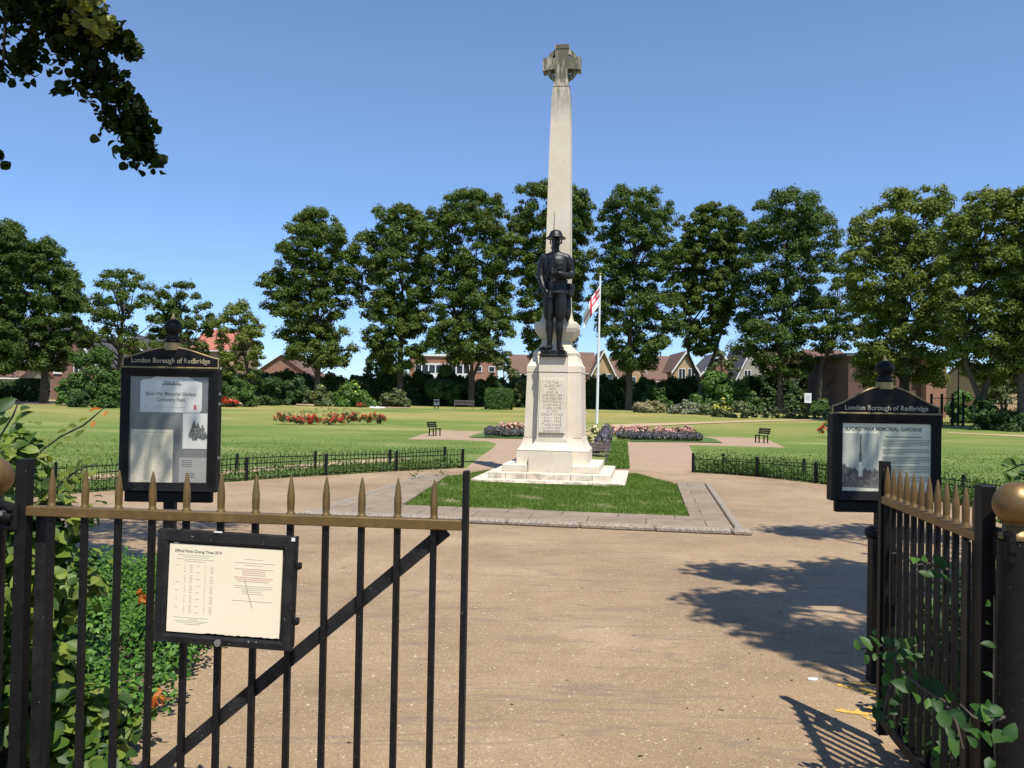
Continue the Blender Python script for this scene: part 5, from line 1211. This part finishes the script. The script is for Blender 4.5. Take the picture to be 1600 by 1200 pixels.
def hinge(g, p, q):
    bpy.context.view_layer.update(); root = empty('hinge', g.matrix_world.inverted() @ Vector(p), -g.rotation_euler.z); root.parent = g; d = Vector(q)-Vector(p); b = MB()
    b.tube([(0, 0, .02), tuple(d*.5+Vector((0, -.01, .03))), tuple(d+Vector((0, 0, .02)))], [.018, .014, .02], 8)
    b.tube([(0, -.02, -.01), tuple(d*.5+Vector((0, -.03, -.012))), tuple(d+Vector((0, -.02, -.01)))], [.014, .018, .014], 8)
    b.tube([(0, -.01, -.05), tuple(d+Vector((0, -.01, -.05)))], .011, 8)
    for k in (0, .5, 1): b.tube([tuple(d*k+Vector((0, 0, -.055))), tuple(d*k+Vector((0, 0, .035)))], .016, 8)
    b.build('hinge_strap', 'black', root); b = MB(); b.tube([tuple(d*.5+Vector((0, -.045, 0))), tuple(d*.5+Vector((0, -.02, 0)))], .012, 6); b.build('bolt', 'steel', root)
hinge(RG, (AR[0]+.02, AR[1]-.035, 1.17), (pr.x-.04, 2.70, 1.17))
hinge(LG, (pl.x+.05, 3.13, 1.16), (AL[0]-.02, AL[1]-.02, 1.15))

# closing-times notice fixed on the left gate
pc_ = at(352, 920, 2.98); NW, NH = .515, .405
rzN = math.atan2(BL[1]-AL[1], BL[0]-AL[0])-.01
nb = empty('closing_times_notice', (pc_.x, 2.985, pc_.z), rzN); nb.rotation_euler = (0, R(1.3), rzN)
b = MB(); fw = .046; X, Z = NW/2, NH/2
b.box((0, .012, 0), (NW-.01, .03, NH-.01)); 
o_ = [(-X, -Z), (X, -Z), (X, Z), (-X, Z)]; i_ = [(-X+fw, -Z+fw*.75), (X-fw*.9, -Z+fw*.75), (X-fw*.9, Z-fw), (-X+fw, Z-fw)]
vs = [(x, 0, z) for x, z in o_]+[(x*.985, -.02, z*.985) for x, z in o_]+[(x*1.06, -.022, z*1.06) for x, z in i_]+[(x, -.0165, z) for x, z in i_]+[(x, .0, z) for x, z in i_]
fs = []
for r_ in range(4):
    for k in range(4): q = (k+1) % 4; fs.append((r_*4+k, r_*4+q, r_*4+4+q, r_*4+4+k))
b.add(vs, fs); b.build('frame', 'blackworn', nb)
b = MB(); xa, xb_ = -X+fw+.003, X-fw*.9-.005; tp_ = Z-fw-.004; m_ = 40; top = []; bot = []
for k in range(m_):
    t = k/(m_-1); x = xa+(xb_-xa)*t; top.append((x, -.0155, tp_)); bot.append((x, -.0155, -Z+fw*.75+.006+(random.uniform(0, .004) if t > .35 else 0)))
b.add(top+bot, [(q, m_+q, m_+q+1, q+1) for q in range(m_-1)]); b.box(((xa+xb_)/2, -.009, 0), (xb_-xa-.004, .010, tp_*2-.02))
pa = b.build('paper', 'paper', nb)
def pxn(px): return (px-352)*2.985/F
def pzn(py): return -(py-920)*2.985/F
text('Official Parks Closing Times 2019', .0132, 'ink', 'heading', pa, tm(pxn(308), -.016, pzn(866)), ext=.0004, squeeze=.98)
b = MB()
def ln(b, x0, x1, y, h=.7): rect(b, pxn(x0), pxn(x1), pzn(y)-h*.00115, pzn(y)+h*.00115, -.0158, .0006)
for y, x0, x1 in ((870, 276, 334), (873, 284, 326), (876.5, 274, 334), (879.5, 286, 322), (967, 272, 328), (969.5, 296, 312), (972, 274, 328), (974.5, 278, 322), (977, 290, 316)): ln(b, x0, x1, y)
for i, y in enumerate(np.arange(886, 962, 2.6)):
    if int(i) % 6 == 5: continue
    for x0, w__ in ((273, 5 if i % 5 == 0 else 0), (287, 2), (296, 4), (306, 6 if i % 4 == 0 else 0), (320, 2), (329, 5)):
        if w__: ln(b, x0, x0+w__, y)
for y, x0, x1 in ((871, 384, 414), (876.5, 368, 432), (880, 384, 414), (912, 368, 430), (915, 370, 430), (918, 380, 416), (921, 380, 414), (924, 382, 416), (935, 366, 430)): ln(b, x0, x1, y)
b.build('table_text', 'inkpale', pa)
b = MB()
for y, x0, x1 in ((886, 368, 430), (889, 380, 418), (892, 380, 418), (895, 380, 418), (899, 368, 430), (902, 370, 428), (905, 374, 424)): ln(b, x0, x1, y, .9)
b.build('red_text', 'inkred', pa)
b = MB(); b.tube([(pxn(385), -.0162, pzn(902)), (pxn(390), -.0162, pzn(920)), (pxn(399), -.0162, pzn(946))], .0006, 4); b.build('crease', 'ink', pa)
b = MB(); b.tube([(pxn(348), -.03, pzn(1001.5)), (pxn(348), -.02, pzn(1001.5))], .0125, 16); b.box((pxn(348), -.031, pzn(1001.5)), (.012, .002, .003)); b.build('lock', 'steel', nb)
for y in (878, 963): b = MB(); b.box((X+.008, .002, pzn(y)), (.018, .022, .024), bev=.003); b.build('catch', 'black', nb)
b = MB(); rect(b, pxn(268), pxn(275), pzn(853), pzn(851), -.012, .008); b.box((pxn(340), -.022, pzn(831.5)), (.03, .004, .005)); b.box((pxn(461), -.022, pzn(836)), (.012, .004, .012)); b.build('paint_chips', 'white', nb)
tag(nb, 'black framed closing times notice with cream paper fixed to the left gate', 'notice')

# ================================================================== NEAR PLANTING
def near_plant(label, name, cat, blobs, n, ls, lm, group=None, kind=None, stems=True, extra=None, asp=.7, up=.6):
    C = np.array([b[:3] for b in blobs], float); Rr = np.array([b[3] for b in blobs], float)
    base = Vector((float(C[:, 0].mean()), float(C[:, 1].mean()), .0)); C = C-np.array(base)
    root = empty(name, base); per = np.maximum(5, Rr**2/np.sum(Rr**2)*n).astype(int)
    Pp, Nn = clump_leaves(C, Rr, per, .9, up, .35); keep = Pp[:, 2] > .02; Pp = Pp[keep]; Nn = Nn[keep]
    Nn = unit(Nn)+np.array([0, -.15, .35])
    V, Fq = leaves(Pp, Nn, ls, 'near', asp); ms = [lm]; mi = None
    if extra:
        ms.append(extra[0]); k = rng.uniform(size=len(Pp)) < extra[1]; mi = np.repeat(k, 4)
    np_mesh('foliage', V, Fq, ms, root, mi)
    if stems:
        b = MB()
        for c_, r in zip(C, Rr):
            st0 = Vector((c_[0]*.7, c_[1]*.7, .0)); e = Vector(c_)+Vector((0, 0, r*.6)); b.tube([st0, st0.lerp(e, .5)+Vector((random.uniform(-.05, .05), random.uniform(-.05, .05), .03)), e], [.012, .008, .004], 5, cap=False)
        b.build('stems', 'bark', root)
    if kind: root['kind'] = kind
    tag(root, label, cat, group); return root
rng = np.random.default_rng(77); random.seed(5)
hb = []
for i in range(70):
    t = random.random(); y = 3.75+t*2.7; xr = -1.56-.1*t-.8*max(0, t-.35)**1.3; hb.append((xr-.2-random.random()**1.2*(1.1), y, random.uniform(.08, .27)+.1*(1-t), .2))
hb = [(x, y, z, r) for x, y, z, r in hb]
near_plant('low glossy box hedge behind the bars of the left gate', 'box_hedge', 'hedge', hb, 34000, .032, 'nearhedge', up=.8, stems=False, asp=.6)
near_plant('broad-leaved shrub rising at the far left behind the gate', 'garden_shrub', 'shrub', [(-2.35, 3.75, 1.15, .22), (-2.5, 3.9, .95, .28), (-2.2, 3.8, .8, .24), (-2.45, 3.7, .55, .28), (-2.3, 3.9, 1.32, .14), (-2.65, 3.9, 1.35, .2), (-2.15, 3.95, 1.02, .16), (-2.1, 3.7, .42, .2), (-2.75, 4, 1.1, .25), (-2.05, 3.9, .72, .2), (-2.2, 3.85, .95, .18)], 2900, .068, 'near', extra=('limepale', .14), asp=.68)
near_plant('low leafy plants at the foot of the left gate', 'garden_shrub', 'shrub', [(-1.62, 3.35, .12, .13), (-1.6, 3.15, .12, .1), (-1.7, 3.5, .3, .12), (-1.85, 3.45, .2, .18), (-2.0, 3.4, .3, .2), (-1.75, 3.75, .16, .14), (-2.2, 3.5, .34, .22), (-2.35, 3.45, .2, .2), (-2.0, 3.7, .2, .16), (-2.4, 3.5, .5, .2)], 1500, .070, 'near', extra=('limepale', .1))
near_plant('tangle of shaded leaves behind the left hinge post', 'garden_shrub', 'shrub', [(-2.3, 3.3, .95, .16), (-2.25, 3.3, .6, .18), (-2.15, 3.3, .3, .18), (-2.5, 3.4, .75, .2), (-1.98, 3.5, .62, .1)], 300, .10, 'near')
# thin arching shoot with reddish leaves at far left
def shoot(label, pts, n, ls, lm, tipm=None, group=None, name='plant_shoot', cat='shoot'):
    P = [Vector(p) for p in pts]; root = empty(name, P[0]); o = P[0]; b = MB(); b.tube([p-o for p in P], [.006]+[.0045]*(len(P)-2)+[.002], 5); b.build('stem', 'bark', root)
    A = []; Nn = []
    for i in range(n):
        t = (i+.5)/n*(len(P)-1); k = min(int(t), len(P)-2); p = P[k].lerp(P[k+1], t-k)-o; sd = 1 if i % 2 else -1
        d = (P[k+1]-P[k]).normalized(); sdv = d.cross(Vector((0, -1, .3))).normalized()*sd
        A.append(p+sdv*ls*.5+Vector((0, -.01, -ls*.1))); Nn.append((random.uniform(-.5, .5), random.uniform(-.9, -.2), random.uniform(.2, 1)))
    V, Fq = leaves(np.array(A), np.array(Nn), ls, 'near', .6)
    ms = [lm]; mi = None
    if tipm: ms.append(tipm); mi = np.repeat(np.arange(n) > n*.8, 4)
    np_mesh('leaves', V, Fq, ms, root, mi); tag(root, label, cat, group)
shoot('thin arching shoot with a red tip above the left gate', [at(20, 760, 3.9), at(50, 715, 3.85), at(95, 682, 3.8), at(130, 665, 3.75), at(168, 633, 3.7)], 16, .05, 'limepale', 'orangeleaf')
shoot('leafy shoot over the left gold ball post', [at(-30, 740, 3.6), at(-5, 690, 3.55), at(20, 650, 3.5), at(30, 625, 3.5)], 12, .09, 'near')
shoot('yellowing leafy shoot behind the left gate spikes', [at(60, 800, 3.9), at(90, 760, 3.8), at(120, 735, 3.7), at(150, 725, 3.7)], 14, .06, 'limepale')
for i, (px, py, D) in enumerate([(222, 932, 4.6), (246, 1097, 3.75), (142, 1078, 3.9), (3, 1075, 3.4)]):
    c = at(px, py, D); k = 14; P_ = rng.normal(size=(k, 3))*.018; V, Fq = leaves(P_, rng.normal(size=(k, 3))+np.array([0, -.3, .6]), .045, 'near', .5); o = np_mesh('orange_flower', V, Fq, 'orangeleaf'); o.location = c
    tag(o, ['orange blossom on the box hedge behind the notice', 'orange blossom at the asphalt edge below the notice', 'orange blossom low between the left gate bars', 'orange blossom at the extreme left edge'][i], 'flower')
# right bed
near_plant('dense dark shrub behind the right gate', 'beech_shrub', 'shrub', [(2.25, 4.2, .35, .3), (2.5, 4.0, .7, .3), (2.3, 3.6, .3, .28), (2.7, 3.7, .5, .32), (2.1, 3.3, .3, .22), (2.4, 4.6, .45, .3), (2.8, 4.3, .8, .3), (3.1, 4.2, .9, .35), (2.3, 3.1, .5, .22), (2.9, 3.4, .9, .3), (2.1, 3.0, .18, .2)], 2600, .075, 'beech', up=.7)
near_plant('low beech growth at the foot of the right gate', 'beech_shrub', 'shrub', [(1.72, 3.1, .12, .1), (1.80, 3.3, .25, .12), (1.75, 2.9, .3, .08), (1.9, 3.1, .4, .14), (1.85, 2.75, .2, .12), (1.83, 3.6, .2, .12), (1.66, 2.75, .1, .1)], 620, .066, 'beech')
near_plant('leafy shrub behind the right ball-topped post', 'beech_shrub', 'shrub', [(2.2, 3.3, 1.1, .2), (2.35, 3.5, 1.25, .2), (2.15, 3.2, .8, .2), (2.5, 3.8, 1.0, .25)], 420, .085, 'near')
GB = 'beech twigs poking through the right gate'
shoot('beech twig reaching left through the far end of the right gate', [at(1445, 1004, 3.5), at(1410, 1016, 3.45), at(1375, 1008, 3.45), at(1338, 1016, 3.45)], 16, .058, 'beech', group=GB, name='beech_twig', cat='twig')
shoot('beech twig hanging down at the far end of the right gate', [at(1400, 1010, 3.4), at(1398, 1050, 3.35), at(1386, 1090, 3.35), at(1378, 1128, 3.35)], 13, .058, 'beech', group=GB, name='beech_twig', cat='twig')
shoot('beech twig crossing the middle of the right gate bars', [at(1410, 1050, 3.1), at(1440, 1075, 3.0), at(1475, 1095, 2.9), at(1495, 1130, 2.8), at(1505, 1170, 2.75)], 14, .068, 'beech', group=GB, name='beech_twig', cat='twig')
shoot('beech twig with large leaves beside the right hinge stile', [at(1570, 1120, 2.6), at(1545, 1130, 2.6), at(1520, 1120, 2.6), at(1500, 1100, 2.65)], 11, .07, 'beech', group=GB, name='beech_twig', cat='twig')
shoot('pale leafy twig over the upper right gate bars', [at(1480, 890, 3.2), at(1450, 880, 3.15), at(1428, 884, 3.1)], 6, .055, 'beech', group=GB, name='beech_twig', cat='twig')
shoot('twig between the right gate and gold-ball post', [at(1556, 1200, 2.75), at(1552, 1100, 2.75), at(1554, 1000, 2.75), at(1553, 930, 2.75)], 13, .05, 'beech', group=GB, name='beech_twig', cat='twig')
shoot('fern-like shoot above the right gold ball', [at(1640, 770, 3.6), at(1620, 730, 3.6), at(1596, 726, 3.6), at(1570, 738, 3.6)], 14, .07, 'near', group=GB)
shoot('upper fern-like shoot at the right edge above the gold ball', [at(1650, 760, 3.7), at(1625, 742, 3.7), at(1600, 748, 3.7), at(1578, 760, 3.7)], 12, .07, 'near', group=GB)

# ================================================================== OVERHEAD TREES (crowns mostly above the frame)
def big_tree(label, x, y, h, blobs, n, ls, lm, branch=None, seed=3, inframe=None):
    global rng
    rng = np.random.default_rng(seed); rd = random.Random(seed); root = empty('lime_tree', (x, y, 0))
    t = MB(); t.tube([(0, 0, 0), (0, .05, h*.3), (.1, 0, h*.6), (0, .1, h)], [.32, .24, .16, .05], 12)
    C = np.array([b_[:3] for b_ in blobs], float)-np.array([x, y, 0]); Rr = np.array([b_[3] for b_ in blobs], float)
    for c_ in C:
        s = Vector((0, .05, max(h*.3, min(h*.75, c_[2]-1.0)))); e = Vector(c_); m_ = s.lerp(e, .5)+Vector((0, 0, .35)); t.tube([s, m_, e], [.08, .05, .015], 6, cap=False)
    per = np.maximum(10, Rr**2/np.sum(Rr**2)*n).astype(int); Pp, Nn = clump_leaves(C, Rr, per, .7, .5, .2)
    V, Fq = leaves(Pp, Nn, ls, 'near', .85); np_mesh('crown', V, Fq, lm, root)
    if branch:
        bl = MB(); P = []; lit = []; seg = branch
        for pts, spread, cnt, litf in seg:
            q = [Vector(p)-Vector((x, y, 0)) for p in pts]; bl.tube(q, [.022-.018*k/(len(q)-1) for k in range(len(q))], 5)
            for i in range(cnt):
                t_ = rng.uniform(0, len(q)-1.001); k = int(t_); p = q[k].lerp(q[k+1], t_-k); sp = spread*(1-.35*t_/(len(q)-1))
                o_ = np.clip(rng.normal(size=3), -1.6, 1.6)*sp*.5; P.append(p+Vector((o_[0], o_[1], o_[2]-sp*.2))); lit.append(litf > 0 and rng.uniform() < litf)
                if i % 14 == 0: bl.tube([p, p+Vector((o_[0], o_[1], o_[2]-sp*.2))], [.006, .002], 4, cap=False)
        bl.build('hanging_branch', 'bark', root)
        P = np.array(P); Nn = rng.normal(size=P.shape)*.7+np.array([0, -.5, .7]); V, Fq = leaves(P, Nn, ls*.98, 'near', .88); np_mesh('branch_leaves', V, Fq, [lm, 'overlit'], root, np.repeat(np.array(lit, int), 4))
    t.build('trunk', 'bark', root); tag(root, label, 'tree', 'big limes overhanging the entrance')
LT = [(-2.4, 4.7, 6.7, .8), (-3.2, 4.9, 6.9, .9), (-2.9, 4.2, 7.3, .9), (-2.0, 4.2, 7.4, .7), (-3.8, 5.2, 6.6, .8), (-5.2, 4.6, 6.6, 1.3), (-4.4, 6.2, 7.4, 1.3), (-6.2, 6.4, 6.6, 1.4), (-3.2, 5.2, 6.0, .7), (-3.4, 6.8, 6.9, .9), (-5.6, 3.2, 6.4, 1.2), (-6.6, 5.0, 8.0, 1.5), (-4.5, 4.4, 8.2, 1.4), (-2.7, 6.4, 6.6, .65), (-2.2, 7.0, 7.0, .6), (-7.2, 6.9, 7.4, 1.3), (-5.0, 7.4, 7.8, 1.0)]
DB = 6.6
br_ = [([at(60, -120, DB+.2), at(90, -20, DB), at(130, 60, DB), at(165, 125, DB), at(195, 190, DB), at(222, 240, DB)], .27, 800, 0),
       ([at(60, -60, DB), at(100, 20, DB), at(130, 70, DB)], .42, 560, 0),
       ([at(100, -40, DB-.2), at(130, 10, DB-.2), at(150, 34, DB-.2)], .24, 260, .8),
       ([at(150, 30, DB), at(180, 55, DB), at(205, 80, DB)], .13, 90, 0),
       ([at(40, -40, DB), at(55, 30, DB), at(45, 85, DB), at(30, 120, DB)], .15, 150, 0),
       ([at(0, -60, DB), at(10, 0, DB), at(5, 100, DB), at(0, 125, DB)], .12, 90, 0),
       ([at(150, 110, DB), at(125, 130, DB), at(90, 145, DB)], .10, 60, 0),
       ([at(175, 120, DB), at(205, 150, DB), at(238, 196, DB)], .09, 110, 0), ([at(160, 40, DB), at(190, 62, DB), at(212, 88, DB)], .12, 110, 0), ([at(205, 190, DB), at(228, 225, DB), at(246, 258, DB)], .09, 80, 0),
       ([at(200, 190, DB), at(220, 205, DB), at(234, 222, DB)], .09, 60, 0),
       ([at(-40, 200, DB), at(-15, 230, DB), at(2, 252, DB)], .08, 40, 0),
       ([at(-20, -30, DB), at(30, 0, DB), at(80, 15, DB)], .22, 200, 0)]
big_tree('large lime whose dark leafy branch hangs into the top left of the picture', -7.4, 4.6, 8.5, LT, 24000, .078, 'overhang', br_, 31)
RT = [(3.5, 2.7, 6.6, .55), (3.2, 3.2, 6.9, .4), (4.3, 4.4, 6.9, .7), (4.7, 3.3, 6.6, .8), (3.3, 3.6, 6.9, .5), (4.9, 4.2, 6.6, .95), (5.6, 3.2, 6.3, 1.0), (4.6, 5.2, 6.3, .55), (3.9, 2.6, 6.0, .75), (6.4, 4.6, 6.9, 1.3), (5.2, 2.0, 7.2, 1.1), (3.6, 4.6, 7.3, .45), (6.9, 2.8, 7.4, 1.3), (4.4, 1.2, 5.7, .8), (6.2, 7.2, 7.2, .75), (5.2, 7.0, 7.6, .5), (7.8, 4.4, 7.6, 1.2)]
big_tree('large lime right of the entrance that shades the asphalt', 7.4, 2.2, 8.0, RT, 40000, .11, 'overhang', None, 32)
rng = np.random.default_rng(99)

# ================================================================== SMALL THINGS ON THE GROUND
c = gnd(1270, 1064); b = MB(); b.slab([(-.03, -.012), (.0, -.02), (.028, -.01), (.032, .012), (.005, .02), (-.026, .014)], .0, .006); o = b.build('paper_scrap', 'white'); o.location = (c.x, c.y, .008); tag(o, 'crumpled white paper scrap on the asphalt left of the right gate', 'litter')
ym = MB(); random.seed(9)
def streak(px0, py0, px1, py1, w0):
    n = 16; top = []; bot = []
    for k in range(n+1):
        t = k/n; p = gnd(px0+(px1-px0)*t, py0+(py1-py0)*t+random.uniform(-1.2, 1.2)); w_ = w0*(.25+.75*math.sin(math.pi*min(1, .12+t*.9)))*random.uniform(.45, 1.4)
        top.append((p.x, p.y+w_, .0095)); bot.append((p.x, p.y-w_*.8, .0095))
    ym.add(top+bot, [(i, i+1, n+2+i, n+1+i) for i in range(n)])
for a in [(1308, 1073, 1380, 1086, .018), (1330, 1070, 1381, 1074, .010), (1345, 1084, 1380, 1092, .012), (1305, 1112, 1380, 1121, .016), (1345, 1120, 1380, 1134, .014), (1352, 1108, 1380, 1110, .009), (1362, 1140, 1380, 1156, .008), (1365, 1164, 1380, 1174, .008), (1366, 1095, 1380, 1103, .010)]: streak(*a[:4], a[4]*2.0)
o = ym.build('yellow_paint_marks', 'yellowpaint'); o['kind'] = 'structure'
# fallen leaves and bits
for i in range(70):
    px = random.choice((random.uniform(480, 1330), random.uniform(1150, 1370), random.uniform(300, 560))); py = 845+340*random.random()**1.5; c = gnd(px, py)
    V, Fq = leaves(np.array([[0, 0, .006]]), np.array([[.2, .1, 1]]), random.uniform(.012, .03), 'near', .6); o = np_mesh('fallen_leaf', V, Fq, 'drypl'); o.location = (c.x, c.y, .008); tag(o, 'tiny dry leaf fallen on the asphalt', 'leaf', 'dry leaves on the asphalt')
# kerbside weeds on asphalt edge by the left paving
for i, (px, py) in enumerate([(646, 752), (688, 748)]):
    c = gnd(px, py); P_ = rng.normal(size=(40, 3))*np.array([.06, .06, .07])+np.array([0, 0, .1]); V, Fq = leaves(P_, rng.normal(size=(40, 3)), .05, 'far', .5); o = np_mesh('weed', V, Fq, 'shrub'); o.location = c; tag(o, ['larger weed sprouting at the left paving edge', 'smaller weed sprouting near the left fence end post'][i], 'weed')
